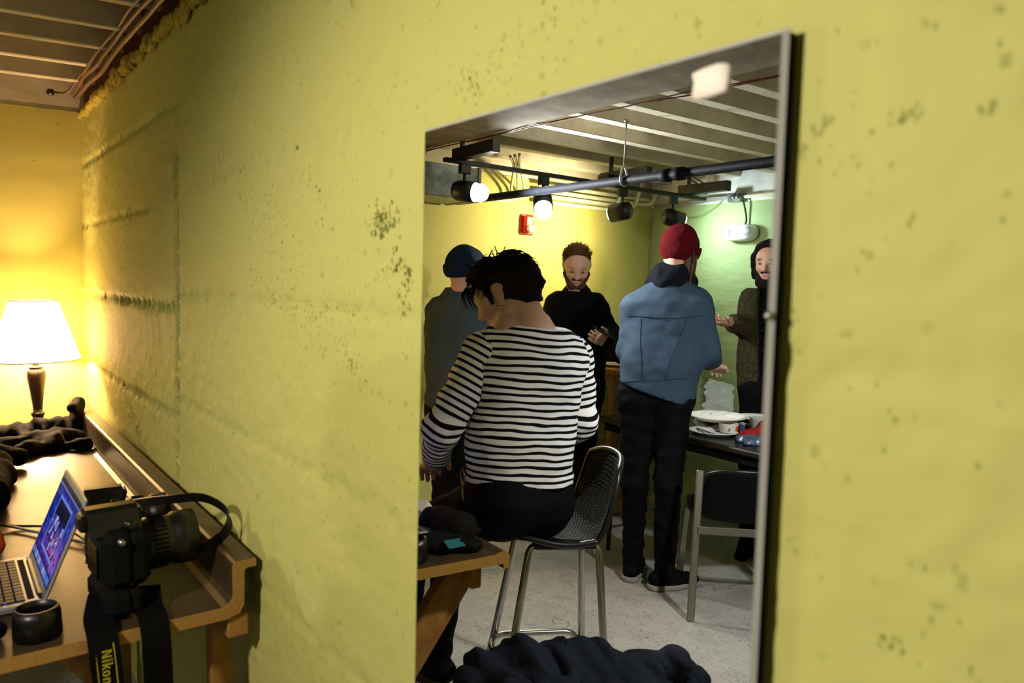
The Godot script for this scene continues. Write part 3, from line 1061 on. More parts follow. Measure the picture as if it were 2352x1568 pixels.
func build_counter():
	var lam := grainy("brown_laminate", Color(0.20, 0.155, 0.095), Color(0.27, 0.21, 0.135), 0.40, 2.0, 0.02, 0.03, 61)
	lam.metallic_specular = 0.5
	var core := grainy("particle_board", Color(0.52, 0.38, 0.18), Color(0.68, 0.52, 0.28), 0.9, 14.0, 0.05, 0.08, 63)
	var pine := grainy("pine", Color(0.50, 0.33, 0.13), Color(0.62, 0.44, 0.20), 0.7, 3.0, 0.05, 0.04, 65)
	var c := thing("counter", "brown laminate counter with coved backsplash along the mirror wall, sawn end", "counter")
	var x0 := END_X + 0.01
	var x1 := -1.6
	# section in (z, y)
	var sec := PackedVector2Array([Vector2(0.030, 0.834), Vector2(0.030, 0.850), Vector2(0.070, 0.850), Vector2(0.076, 0.846), Vector2(0.078, 0.838), Vector2(0.078, 0.785), Vector2(0.080, 0.774), Vector2(0.087, 0.765), Vector2(0.100, 0.760),
		Vector2(0.615, 0.760), Vector2(0.628, 0.763), Vector2(0.642, 0.767), Vector2(0.655, 0.763), Vector2(0.662, 0.752), Vector2(0.662, 0.722), Vector2(0.645, 0.722), Vector2(0.643, 0.735), Vector2(0.09, 0.735), Vector2(0.065, 0.742), Vector2(0.056, 0.76), Vector2(0.054, 0.83), Vector2(0.048, 0.834)])
	# worktop: the laminate runs along x, its sawn end shows the core
	var st := mb(true)
	var n := sec.size()
	for i in n:
		var a := sec[i]
		var b := sec[(i + 1) % n]
		st.set_smooth_group(-1)
		for k in 6:
			var xa := lerpf(x0, x1, k / 6.0)
			var xb := lerpf(x0, x1, (k + 1) / 6.0)
			quad(st, Vector3(xa, a.y, a.x), Vector3(xa, b.y, b.x), Vector3(xb, b.y, b.x), Vector3(xb, a.y, a.x))
	obj("worktop", st, lam, c)
	st = mb()
	prism(st, sec, 0.004, Transform3D(Basis(Vector3(0, 0, 1), Vector3(0, 1, 0), Vector3(-1, 0, 0)), Vector3(x1 + 0.0035, 0, 0)))
	obj("sawn_end", st, core, c)
	box("cleat", Vector3(x1 - 0.055, 0.7115, 0.066), Vector3(0.10, 0.047, 0.042), pine, c)
	box("wall_batten", Vector3(-2.9, 0.70, 0.062), Vector3(2.2, 0.066, 0.036), pine, c)
	box("front_rail", Vector3(-2.83, 0.695, 0.60), Vector3(2.36, 0.07, 0.03), pine, c)
	# slanting timber braces from the wall foot to the counter front, and posts
	for x in [-1.72, -2.9, -3.9]:
		var a := Vector3(x, 0.03, 0.12)
		var b := Vector3(x, 0.70, 0.60)
		var d := (b - a).normalized()
		box("brace", (a + b) / 2, Vector3(0.04, a.distance_to(b), 0.085), pine, c, Basis(Vector3.RIGHT, d, Vector3.RIGHT.cross(d)))
		box("wall_post", Vector3(x, 0.35, 0.075), Vector3(0.04, 0.70, 0.045), pine, c)

func strap(st: SurfaceTool, pts: Array, wide: Array, w: float, th: float):
	# flat band along points; wide[i] is the direction across the band
	var n := pts.size()
	var rows := []
	for i in n:
		var d: Vector3 = (pts[mini(i + 1, n - 1)] - pts[maxi(i - 1, 0)]).normalized()
		var s: Vector3 = wide[i] - d * d.dot(wide[i])
		s = s.normalized()
		var u := d.cross(s).normalized()
		rows.append([pts[i] + s * w / 2 + u * th / 2, pts[i] - s * w / 2 + u * th / 2, pts[i] - s * w / 2 - u * th / 2, pts[i] + s * w / 2 - u * th / 2])
	for i in n - 1:
		var mid: Vector3 = (pts[i] + pts[i + 1]) / 2
		for k in 4:
			var k2 := (k + 1) % 4
			poly(st, [rows[i][k], rows[i][k2], rows[i + 1][k2], rows[i + 1][k]], mid)
	poly(st, rows[0], pts[0] + (pts[1] - pts[0]))
	poly(st, rows[n - 1], pts[n - 1] + (pts[n - 2] - pts[n - 1]))

func build_lamp():
	var at := Vector3(-3.83, 0.765, 0.215)
	var t := thing("table_lamp", "lit table lamp with white cone shade on a dark turned base, in the corner", "lamp", at)
	var wood := mat("dark_turned_wood", Color(0.10, 0.055, 0.045), 0.28)
	var st := mb(true)
	lathe(st, [Vector2(0, 0), Vector2(0.062, 0), Vector2(0.065, 0.006), Vector2(0.064, 0.014), Vector2(0.05, 0.02), Vector2(0.03, 0.03), Vector2(0.022, 0.038), Vector2(0, 0.038)], 32)
	obj("foot", st, wood, t)
	st = mb(true)
	lathe(st, [Vector2(0.019, 0.036), Vector2(0.021, 0.052), Vector2(0.026, 0.06), Vector2(0.026, 0.066), Vector2(0.019, 0.07), Vector2(0.018, 0.085), Vector2(0.021, 0.115), Vector2(0.027, 0.16), Vector2(0.033, 0.20), Vector2(0.0355, 0.222), Vector2(0.034, 0.238), Vector2(0.028, 0.248), Vector2(0.025, 0.252), Vector2(0.0265, 0.256), Vector2(0.0265, 0.260), Vector2(0.018, 0.264), Vector2(0.012, 0.266)], 28)
	obj("turned_stem", st, wood, t)
	st = mb(true)
	lathe(st, [Vector2(0.012, 0.262), Vector2(0.012, 0.318), Vector2(0, 0.318)], 16)
	obj("socket", st, mat("brass", Color(0.55, 0.42, 0.2), 0.3, 1.0), t)
	# shade: an open cone of pleated white cloth, with rims
	var cloth := mat("shade_cloth", Color(0.94, 0.92, 0.87), 0.85)
	cloth.backlight_enabled = true
	cloth.backlight = Color(0.97, 0.94, 0.86)
	var h0 := 0.290
	var h1 := 0.535
	st = mb(true)
	lathe(st, [Vector2(0.168, h0), Vector2(0.088, h1)], 56)
	obj("shade", st, cloth, t)
	var rim := mat("shade_rim", Color(0.75, 0.62, 0.40), 0.8)
	for rr in [[0.168, h0], [0.088, h1]]:
		st = mb(true)
		var ring := []
		for k in 49:
			var a := TAU * k / 48.0
			ring.append(Vector3(cos(a) * rr[0], rr[1], sin(a) * rr[0]))
		tube(st, ring, 0.0022, 6, false)
		obj("shade_rim", st, rim, t)
	st = mb(true)
	for k in 3:
		var a := TAU * k / 3.0 + 0.4
		tube(st, [Vector3(0.011 * cos(a), h1 - 0.02, 0.011 * sin(a)), Vector3(0.087 * cos(a), h1 - 0.002, 0.087 * sin(a))], 0.0013, 5)
	obj("shade_spider", st, mats["steel"], t)
	var glow := mat("lamp_bulb_glow", Color(1, 0.9, 0.75), 0.4)
	glow.emission_enabled = true
	glow.emission = Color(1.0, 0.80, 0.50)
	glow.emission_energy_multiplier = 6.0
	st = mb(true)
	lathe(st, [Vector2(0.013, 0.318), Vector2(0.016, 0.33), Vector2(0.028, 0.355), Vector2(0.031, 0.375), Vector2(0.026, 0.395), Vector2(0.012, 0.408), Vector2(0, 0.410)], 20)
	obj("bulb", st, glow, t)
	var l := OmniLight3D.new()
	l.name = "lamp_bulb_light"
	l.position = Vector3(0, 0.37, 0)
	l.light_color = Color(1.0, 0.82, 0.62)
	l.light_energy = 1.1
	l.light_size = 0.028
	l.omni_range = 10.0
	l.omni_attenuation = 2.0
	l.shadow_enabled = true
	t.add_child(l)

func screen_texture() -> ImageTexture:
	# an editing window with a blue stage picture
	var im := Image.create(256, 160, false, Image.FORMAT_RGB8)
	im.fill(Color(0.05, 0.12, 0.50))
	var r := RandomNumberGenerator.new()
	r.seed = 77
	for i in 260:
		var x := r.randi_range(10, 246)
		var y := r.randi_range(18, 130)
		im.fill_rect(Rect2i(x, y, r.randi_range(4, 22), r.randi_range(3, 12)), Color(0.06, 0.16, 0.60).lerp(Color(0.30, 0.42, 0.92), r.randf() * 0.7))
	im.fill_rect(Rect2i(0, 0, 256, 10), Color(0.02, 0.04, 0.16))
	im.fill_rect(Rect2i(0, 10, 256, 3), Color(0.45, 0.52, 0.90))
	im.fill_rect(Rect2i(60, 26, 150, 104), Color(0.46, 0.55, 0.95))
	im.fill_rect(Rect2i(66, 32, 138, 92), Color(0.02, 0.04, 0.20))
	for i in 120:
		var x := r.randi_range(68, 190)
		var y := r.randi_range(60, 112)
		im.fill_rect(Rect2i(x, y, r.randi_range(3, 14), r.randi_range(4, 18)), [Color(0.7, 0.78, 0.98), Color(0.16, 0.25, 0.75), Color(0.55, 0.30, 0.68), Color(0.10, 0.10, 0.35)][r.randi_range(0, 3)])
	for i in 40:
		im.fill_rect(Rect2i(r.randi_range(150, 240), r.randi_range(96, 138), r.randi_range(5, 16), r.randi_range(4, 10)), Color(0.60, 0.30, 0.62).lerp(Color(0.45, 0.45, 0.9), r.randf()))
	im.fill_rect(Rect2i(0, 140, 256, 20), Color(0.04, 0.10, 0.38))
	for i in 16:
		im.fill_rect(Rect2i(8 + i * 15, 144, 11, 12), Color(0.3, 0.5, 0.9).lerp(Color(0.75, 0.8, 0.95), r.randf()))
	return ImageTexture.create_from_image(im)

func build_laptop():
	var alu := mat("aluminium", Color(0.62, 0.61, 0.60), 0.36, 0.55)
	var t := thing("laptop", "silver laptop with a blue picture on its lit screen, open on counter", "laptop", Vector3(-1.95, 0.7605, 0.394))
	# base: hinge along x at z = 0, keys towards +z
	box("base", Vector3(0, 0.009, 0.112), Vector3(0.31, 0.015, 0.222), alu, t, Basis.IDENTITY, 0.004)
	box("hinge_bar", Vector3(0, 0.013, 0.001), Vector3(0.24, 0.014, 0.014), mats["black_plastic"], t, Basis.IDENTITY, 0.004)
	box("vent_slot", Vector3(0, 0.0166, 0.018), Vector3(0.26, 0.001, 0.012), mats["black_matte"], t, Basis.IDENTITY, 0.0)
	var km := mat("key_black", Color(0.03, 0.025, 0.025), 0.5)
	var kst := mb()
	bx(kst, Vector3.ZERO, Vector3(0.0155, 0.002, 0.0150), Basis.IDENTITY, 0.0006)
	kst.generate_normals()
	var key := kst.commit()
	var kb := box("keyboard_well", Vector3(0, 0.0166, 0.082), Vector3(0.272, 0.001, 0.104), mats["black_matte"], t, Basis.IDENTITY, 0.0)
	for row in 6:
		for col in 14:
			if row == 5 and col > 3 and col < 9 and col != 6:
				continue
			var o := put("key", key, km, kb)
			o.position = Vector3(-0.126 + col * 0.0194, 0.0178, 0.036 + row * 0.0178)
			if row == 5 and col == 6:
				o.scale = Vector3(5.6, 1, 1)
	box("trackpad", Vector3(0, 0.0167, 0.175), Vector3(0.10, 0.001, 0.07), mat("trackpad_grey", Color(0.55, 0.54, 0.53), 0.3, 0.4), t, Basis.IDENTITY, 0.0)
	for k in 3:
		box("status_light", Vector3(0.128 , 0.0170, 0.062 + k * 0.016), Vector3(0.004, 0.001, 0.004), glow_mat("key_glow", Color(0.25, 0.28, 1.0), 1.6), t, Basis.IDENTITY, 0.0)
	# lid leans back towards the wall
	var lid := Node3D.new()
	lid.name = "lid"
	t.add_child(lid)
	lid.position = Vector3(0, 0.012, 0)
	lid.rotation.x = -0.40
	box("lid_shell", Vector3(0, 0.107, -0.003), Vector3(0.308, 0.214, 0.006), alu, lid, Basis.IDENTITY, 0.0025)
	var scr := mat("laptop_screen", Color(0.02, 0.02, 0.03), 0.18)
	scr.emission_enabled = true
	scr.emission_operator = BaseMaterial3D.EMISSION_OP_MULTIPLY
	scr.emission = Color.WHITE
	scr.emission_texture = screen_texture()
	scr.emission_energy_multiplier = 0.75
	var st := mb()
	var w := 0.143
	var uv := [Vector2(0, 1), Vector2(0, 0), Vector2(1, 0), Vector2(1, 1)]
	var ps := [Vector3(-w, 0.020, 0.0006), Vector3(-w, 0.200, 0.0006), Vector3(w, 0.200, 0.0006), Vector3(w, 0.020, 0.0006)]
	for k in [0, 1, 2, 0, 2, 3]:
		st.set_uv(uv[k])
		st.add_vertex(ps[k])
	obj("screen", st, scr, lid)
	var al := AreaLight3D.new()
	al.name = "screen_light"
	al.area_size = Vector2(0.28, 0.18)
	al.light_energy = 0.018
	al.light_color = Color(0.35, 0.45, 1.0)
	al.shadow_enabled = true
	lid.add_child(al)
	al.transform = Transform3D(Basis(Vector3.UP, PI), Vector3(0, 0.11, 0.004))

func glow_mat(key: String, col: Color, e: float) -> StandardMaterial3D:
	var m := mat(key, col, 0.5)
	m.emission_enabled = true
	m.emission = col
	m.emission_energy_multiplier = e
	return m

# a reflex camera; local frame: lens towards +z, base at y = 0
func reflex(t: Node3D, grip: bool):
	var bk: Material = mats["black_plastic"]
	var rub := grainy("camera_rubber", Color(0.03, 0.03, 0.032), Color(0.055, 0.055, 0.058), 0.8, 60.0, 0.03, 0.05, 67)
	var y := 0.048 if grip else 0.0
	var st := mb()
	bx(st, Vector3(0, y + 0.046, 0), Vector3(0.144, 0.092, 0.050), Basis.IDENTITY, 0.014)
	bx(st, Vector3(-0.052, y + 0.046, 0.028), Vector3(0.036, 0.088, 0.036), Basis.IDENTITY, 0.012)
	obj("body", st, rub, t)
	# pentaprism hump, sloping roof
	st = mb()
	prism(st, PackedVector2Array([Vector2(-0.045, 0.084), Vector2(-0.036, 0.098), Vector2(-0.022, 0.116), Vector2(-0.012, 0.121), Vector2(0.012, 0.121), Vector2(0.022, 0.116), Vector2(0.036, 0.098), Vector2(0.045, 0.084)]), 0.074, Transform3D(Basis.IDENTITY, Vector3(0, y, -0.036)))
	bx(st, Vector3(0, y + 0.100, 0.040), Vector3(0.044, 0.030, 0.012), Basis(Vector3.RIGHT, 0.25), 0.005)
	obj("prism_hump", st, bk, t)
	if grip:
		st = mb()
		bx(st, Vector3(0, 0.025, 0), Vector3(0.142, 0.050, 0.048), Basis.IDENTITY, 0.014)
		bx(st, Vector3(-0.054, 0.026, 0.022), Vector3(0.030, 0.044, 0.030), Basis.IDENTITY, 0.011)
		obj("battery_grip", st, rub, t)
	st = mb(true)
	lathe(st, [Vector2(0.034, 0.0), Vector2(0.036, 0.012), Vector2(0.039, 0.014), Vector2(0.040, 0.030), Vector2(0.042, 0.034), Vector2(0.042, 0.062), Vector2(0.0405, 0.065), Vector2(0.0405, 0.072), Vector2(0.044, 0.078), Vector2(0.045, 0.108), Vector2(0.042, 0.109), Vector2(0.038, 0.096), Vector2(0, 0.095)], 36, along(Vector3(0.006, y + 0.045, 0.022), Vector3(0, 0, 1)))
	var lens := obj("lens", st, bk, t)
	st = mb(true)
	for k in 36:
		var a := TAU * k / 36.0
		var c := Vector3(0.006 + cos(a) * 0.0425, y + 0.045 + sin(a) * 0.0425, 0.070)
		bx(st, c, Vector3(0.0030, 0.0030, 0.024), Basis(Vector3(0, 0, 1), a), 0.0006)
	obj("zoom_ring", st, rub, lens)
	for s in [[0.052, -0.002, 0.017], [-0.050, 0.020, 0.009]]:
		st = mb(true)
		rod(st, Vector3(s[0], y + 0.090, s[1]), Vector3(s[0], y + 0.104, s[1]), s[2], 20, 0.002)
		obj("dial", st, bk, t)
	box("viewfinder", Vector3(0, y + 0.100, -0.040), Vector3(0.036, 0.026, 0.014), bk, t, Basis.IDENTITY, 0.004)
	box("rear_screen", Vector3(-0.004, y + 0.040, -0.0262), Vector3(0.070, 0.052, 0.004), mat("camera_screen", Color(0.01, 0.01, 0.012), 0.12), t)
	for k in 4:
		st = mb(true)
		rod(st, Vector3(0.050, y + 0.018 + 0.014 * k, -0.024), Vector3(0.050, y + 0.018 + 0.014 * k, -0.0275), 0.0035, 10)
		obj("button", st, bk, t)
	for s in [-1, 1]:
		st = mb(true)
		rod(st, Vector3(0.070 * s, y + 0.080, 0.0), Vector3(0.082 * s, y + 0.080, 0.0), 0.005, 10)
		obj("strap_lug", st, mats["steel"], t)

func build_counter_things():
	build_lamp()
	build_laptop()
	var cloth := grainy("black_cotton", Color(0.055, 0.045, 0.046), Color(0.10, 0.085, 0.085), 0.85, 24.0, 0.04, 0.06, 71)
	var y := 0.762
	# black jacket heaped in front of the lamp: layered folds, a sleeve and an upright collar by the wall
	var j := thing("black_jacket", "black cotton jacket heaped on the counter in front of the lamp", "jacket")
	soft("jacket_body", [
		cap(Vector3(-3.60, y + 0.03, 0.16), Vector3(-3.52, y + 0.03, 0.52), 0.050, 0.058, 0.05), cap(Vector3(-3.45, y + 0.02, 0.14), Vector3(-3.35, y + 0.02, 0.55), 0.05, 0.055, 0.04),
		cap(Vector3(-3.66, y + 0.030, 0.12), Vector3(-3.56, y + 0.040, 0.30), 0.05, 0.045, 0.03), cap(Vector3(-3.62, y + 0.030, 0.36), Vector3(-3.50, y + 0.030, 0.60), 0.05, 0.055, 0.03),
		cap(Vector3(-3.36, y + 0.015, 0.20), Vector3(-3.24, y + 0.012, 0.40), 0.045, 0.035, 0.03), cap(Vector3(-3.30, y + 0.012, 0.12), Vector3(-3.38, y + 0.02, 0.26), 0.03, 0.04, 0.02),
		cap(Vector3(-3.58, y + 0.060, 0.20), Vector3(-3.46, y + 0.040, 0.24), 0.016, 0.020, 0.03), cap(Vector3(-3.56, y + 0.045, 0.30), Vector3(-3.40, y + 0.030, 0.30), 0.016, 0.022, 0.03), cap(Vector3(-3.48, y + 0.040, 0.16), Vector3(-3.30, y + 0.03, 0.22), 0.014, 0.016, 0.03)],
		0.009, cloth, j, [cut(Vector3(0, y, 0), Vector3(0, -1, 0))], 0.020, 3.2, 5, Vector3(1.0, 2.0, 2.4), true)
	soft("collar", [cap(Vector3(-3.62, y + 0.04, 0.105), Vector3(-3.66, y + 0.125, 0.085), 0.034, 0.026, 0.03, Vector3(0.8, 0, 0.6), 1.8), cap(Vector3(-3.66, y + 0.12, 0.085), Vector3(-3.60, y + 0.115, 0.115), 0.018, 0.02, 0.02)], 0.007, cloth, j, [], 0.006, 16.0, 7)
	soft("sleeve", [cap(Vector3(-3.46, y + 0.05, 0.56), Vector3(-3.25, y + 0.05, 0.46), 0.045, 0.04, 0.03), cap(Vector3(-3.25, y + 0.05, 0.46), Vector3(-3.12, y + 0.035, 0.34), 0.04, 0.033, 0.02)], 0.008, cloth, j, [cut(Vector3(0, y, 0), Vector3(0, -1, 0))], 0.010, 6.0, 8, Vector3(2, 2, 1))
	# black bag beside it
	var b := thing("black_bag", "crumpled black bag on the counter behind the laptop", "bag")
	soft("bag_body", [cap(Vector3(-2.95, y + 0.04, 0.42), Vector3(-2.62, y + 0.04, 0.46), 0.070, 0.066, 0.05), cap(Vector3(-2.90, y + 0.05, 0.56), Vector3(-2.58, y + 0.05, 0.58), 0.066, 0.06, 0.05), cap(Vector3(-2.80, y + 0.09, 0.44), Vector3(-2.66, y + 0.08, 0.50), 0.035, 0.03, 0.03)], 0.010, grainy("black_nylon", Color(0.03, 0.03, 0.03), Color(0.06, 0.058, 0.056), 0.82, 20.0, 0.05, 0.06, 73), b, [cut(Vector3(0, y, 0), Vector3(0, -1, 0))], 0.020, 4.0, 9, Vector3(1, 1, 1.5), true)
	var hs := mb()
	strap(hs, curve([Vector3(-2.90, y + 0.09, 0.50), Vector3(-2.82, y + 0.135, 0.53), Vector3(-2.72, y + 0.13, 0.55), Vector3(-2.66, y + 0.08, 0.55)]), repeat(Vector3(0, 0, 1), 19), 0.025, 0.004)
	obj("handle", hs, mats["black_matte"], b)
	# orange pouch with black cables
	var orange := grainy("orange_fabric", Color(0.82, 0.22, 0.02), Color(0.92, 0.32, 0.05), 0.7, 20.0, 0.03, 0.05, 75)
	var o := thing("orange_pouch", "orange fabric pouch half behind the laptop screen", "pouch")
	soft("pouch_body", [cap(Vector3(-2.20, y + 0.022, 0.46), Vector3(-2.20, y + 0.022, 0.56), 0.028, 0.030, 0.01), cap(Vector3(-2.26, y + 0.022, 0.46), Vector3(-2.26, y + 0.022, 0.56), 0.026, 0.030, 0.01)], 0.006, orange, o, [cut(Vector3(0, y, 0), Vector3(0, -1, 0))], 0.006, 18.0, 11)
	soft("flap", [cap(Vector3(-2.31, y + 0.045, 0.47), Vector3(-2.20, y + 0.055, 0.50), 0.012, 0.010, 0.01), cap(Vector3(-2.31, y + 0.045, 0.54), Vector3(-2.22, y + 0.056, 0.55), 0.012, 0.010, 0.02)], 0.005, orange, o, [], 0.004, 20.0, 12)
	for k in 2:
		var st := mb(true)
		tube(st, curve([Vector3(-2.10 + 0.03 * k, y + 0.006, 0.60), Vector3(-2.18 + 0.04 * k, y + 0.078 - 0.02 * k, 0.53 - 0.01 * k), Vector3(-2.28, y + 0.072 - 0.02 * k, 0.48), Vector3(-2.40, y + 0.01, 0.42), Vector3(-2.30 + 0.1 * k, y + 0.008, 0.30), Vector3(-2.05, y + 0.008, 0.25 - 0.04 * k)]), 0.0035, 6)
		tag(obj("black_cable", st, mats["black_plastic"]), ["black cable looping over the orange pouch, upper one", "black cable looping over the orange pouch, lower one"][k], "cable", "cables over the pouch")
	# camera A, behind, with a leather strap looping over the backsplash
	var ca := thing("reflex_camera", "black reflex camera with a brown leather strap, farther from the counter end", "camera", Vector3(-2.17, y, 0.225), 3.05, "cameras on the counter")
	reflex(ca, false)
	ca.scale = Vector3.ONE * 1.12
	var leather := mat("strap_leather", Color(0.05, 0.032, 0.02), 0.45)
	var tan := mat("strap_suede", Color(0.42, 0.24, 0.08), 0.8)
	var st2 := mb()
	var sp := curve([Vector3(-2.10, 0.850, 0.215), Vector3(-1.98, 0.895, 0.19), Vector3(-1.83, 0.935, 0.14), Vector3(-1.77, 0.945, 0.09), Vector3(-1.735, 0.925, 0.055), Vector3(-1.725, 0.895, 0.047), Vector3(-1.73, 0.865, 0.060), Vector3(-1.755, 0.838, 0.095), Vector3(-1.80, 0.81, 0.15)], 5)
	var inv := ca.transform.affine_inverse()
	var spl := []
	var wd := []
	for i in sp.size():
		spl.append(inv * sp[i])
		wd.append(inv.basis * Vector3(0.25, 1.0, 0.30))
	strap(st2, spl, wd, 0.019, 0.003)
	var so := obj("strap", st2, leather, ca)
	st2 = mb()
	var spi := []
	for i in sp.size():
		var c0: Vector3 = sp[i]
		spi.append(inv * (c0 + (Vector3(-1.84, 0.88, 0.16) - c0).normalized() * 0.0026))
	strap(st2, spi.slice(26), wd.slice(26), 0.018, 0.0016)
	obj("strap_lining", st2, tan, so)
	st2 = mb()
	strap(st2, [inv * Vector3(-2.16, 0.845, 0.31), inv * Vector3(-2.14, 0.85, 0.335), inv * Vector3(-2.12, 0.83, 0.345), inv * Vector3(-2.10, 0.775, 0.345)], repeat(Vector3(0, 0, 1), 4), 0.009, 0.003)
	obj("strap_tail", st2, mats["black_matte"], ca)
	# camera B, nearer, with a battery grip, lens towards the wall, its strap hanging over the sawn end
	var cb := thing("reflex_camera", "black reflex camera with battery grip at the counter end, name strap hanging down", "camera", Vector3(-1.725, y, 0.280), 3.20, "cameras on the counter")
	reflex(cb, true)
	cb.scale = Vector3.ONE * 1.24
	var inv2 := cb.transform.affine_inverse()
	st2 = mb()
	var np := curve([Vector3(-1.70, 0.80, 0.30), Vector3(-1.655, 0.775, 0.315), Vector3(-1.60, 0.768, 0.318), Vector3(-1.578, 0.745, 0.318), Vector3(-1.574, 0.70, 0.315), Vector3(-1.572, 0.62, 0.31), Vector3(-1.572, 0.50, 0.30), Vector3(-1.574, 0.40, 0.28), Vector3(-1.58, 0.36, 0.25), Vector3(-1.585, 0.40, 0.225), Vector3(-1.58, 0.55, 0.225), Vector3(-1.578, 0.72, 0.228), Vector3(-1.60, 0.768, 0.228), Vector3(-1.66, 0.775, 0.225), Vector3(-1.70, 0.80, 0.22)], 5)
	var npl := []
	for q in np:
		npl.append(inv2 * q)
	strap(st2, npl, repeat(inv2.basis * Vector3(0.05, 0.02, 1), np.size()), 0.042, 0.003)
	var ns := obj("neck_strap", st2, mats["black_matte"], cb)
	var yel := mat("strap_yellow", Color(0.62, 0.55, 0.05), 0.7)
	for s in [-1, 1]:
		st2 = mb()
		var pl := []
		for i in range(14, 34):
			pl.append(inv2 * (np[i] + Vector3(0.0022, 0, 0.0155 * s)))
		strap(st2, pl, repeat(inv2.basis * Vector3(0, 0, 1), pl.size()), 0.0016, 0.0008)
		obj("edge_stripe", st2, yel, ns)
	var tm := TextMesh.new()
	var font := SystemFont.new()
	font.font_names = PackedStringArray(["Droid Sans"])
	font.font_weight = 700
	tm.font = font
	tm.text = "Nikon"
	tm.font_size = 32
	tm.pixel_size = 0.00072
	tm.depth = 0.0006
	var to := put("lettering", tm, yel, ns)
	# reads downwards along the strap, facing +x
	to.transform = inv2 * Transform3D(Basis(Vector3(0, -1, 0), Vector3(0, 0, -1), Vector3(1, 0, 0)), Vector3(-1.5705, 0.712, 0.3155))
	# a strap coil / lens hood beside the laptop's near corner
	var h := thing("lens_hood", "black lens hood standing at the counter's sawn end by the laptop", "lens hood", Vector3(-1.665, y, 0.415))
	st2 = mb(true)
	lathe(st2, [Vector2(0.036, 0.0), Vector2(0.041, 0.001), Vector2(0.040, 0.04), Vector2(0.036, 0.055), Vector2(0.033, 0.055), Vector2(0.035, 0.038), Vector2(0.036, 0.0)], 28)
	obj("hood_ring", st2, mats["black_plastic"], h)
	var bd := thing("black_pouch", "flat black pouch with a teal tag in front of the laptop", "pouch", Vector3(-1.68, y, 0.53))
	soft("pouch_body", [cap(Vector3(-0.02, 0.012, -0.04), Vector3(0.02, 0.012, 0.05), 0.03, 0.032, 0.02, Vector3.UP, 1.6), cap(Vector3(-0.06, 0.012, -0.03), Vector3(-0.06, 0.012, 0.06), 0.03, 0.03, 0.02, Vector3.UP, 1.6)], 0.006, mats["black_nylon"], bd, [cut(Vector3(0, 0, 0), Vector3(0, -1, 0))], 0.005, 20.0, 14)
	box("tag", Vector3(0.028, 0.026, 0.0), Vector3(0.03, 0.003, 0.05), mat("teal_tag", Color(0.02, 0.36, 0.42), 0.6), bd, Basis(Vector3(0, 0, 1), -0.4), 0.001)

func repeat(v: Vector3, n: int) -> Array:
	var a := []
	a.resize(n)
	a.fill(v)
	return a

# thin shell from a grid of points, with thickness along normals
func shell(st: SurfaceTool, g: Array, th: float):
	var nv := g.size()
	var nu: int = g[0].size()
	var N := []
	for j in nv:
		var row := []
		for i in nu:
			var du: Vector3 = g[j][mini(i + 1, nu - 1)] - g[j][maxi(i - 1, 0)]
			var dv: Vector3 = g[mini(j + 1, nv - 1)][i] - g[maxi(j - 1, 0)][i]
			row.append(du.cross(dv).normalized() * th * 0.5)
		N.append(row)
	for s in [1.0, -1.0]:
		for j in nv - 1:
			for i in nu - 1:
				var a: Vector3 = g[j][i] + N[j][i] * s
				var b: Vector3 = g[j][i + 1] + N[j][i + 1] * s
				var c: Vector3 = g[j + 1][i + 1] + N[j + 1][i + 1] * s
				var d: Vector3 = g[j + 1][i] + N[j + 1][i] * s
				for k in ([0, 3, 2, 0, 2, 1] if s > 0 else [0, 1, 2, 0, 2, 3]):
					st.set_uv([Vector2(i, j), Vector2(i + 1, j), Vector2(i + 1, j + 1), Vector2(i, j + 1)][k] * 0.1)
					st.add_vertex([a, b, c, d][k])
	var rim := []
	for i in nu:
		rim.append([0, i])
	for j in range(1, nv):
		rim.append([j, nu - 1])
	for i in range(nu - 2, -1, -1):
		rim.append([nv - 1, i])
	for j in range(nv - 2, 0, -1):
		rim.append([j, 0])
	for k in rim.size():
		var p = rim[k]
		var q = rim[(k + 1) % rim.size()]
		quad(st, g[p[0]][p[1]] + N[p[0]][p[1]], g[q[0]][q[1]] + N[q[0]][q[1]], g[q[0]][q[1]] - N[q[0]][q[1]], g[p[0]][p[1]] - N[p[0]][p[1]])

func weave_material() -> StandardMaterial3D:
	if mats.has("woven_black"):
		return mats["woven_black"]
	var im := Image.create(64, 64, false, Image.FORMAT_RGB8)
	for y in 64:
		for x in 64:
			var over := ((x / 16) + (y / 16)) % 2 == 0
			var t := absf(sin(PI * (x % 16) / 16.0)) if over else absf(sin(PI * (y % 16) / 16.0))
			var g := 0.25 + 0.75 * t
			im.set_pixel(x, y, Color(g, g, g))
	var m := mat("woven_black", Color(0.016, 0.016, 0.018), 0.6)
	m.heightmap_enabled = true
	m.heightmap_texture = ImageTexture.create_from_image(im)
	m.metallic_specular = 0.25
	m.heightmap_scale = 0.35
	m.uv1_scale = Vector3(6, 6, 6)
	return m

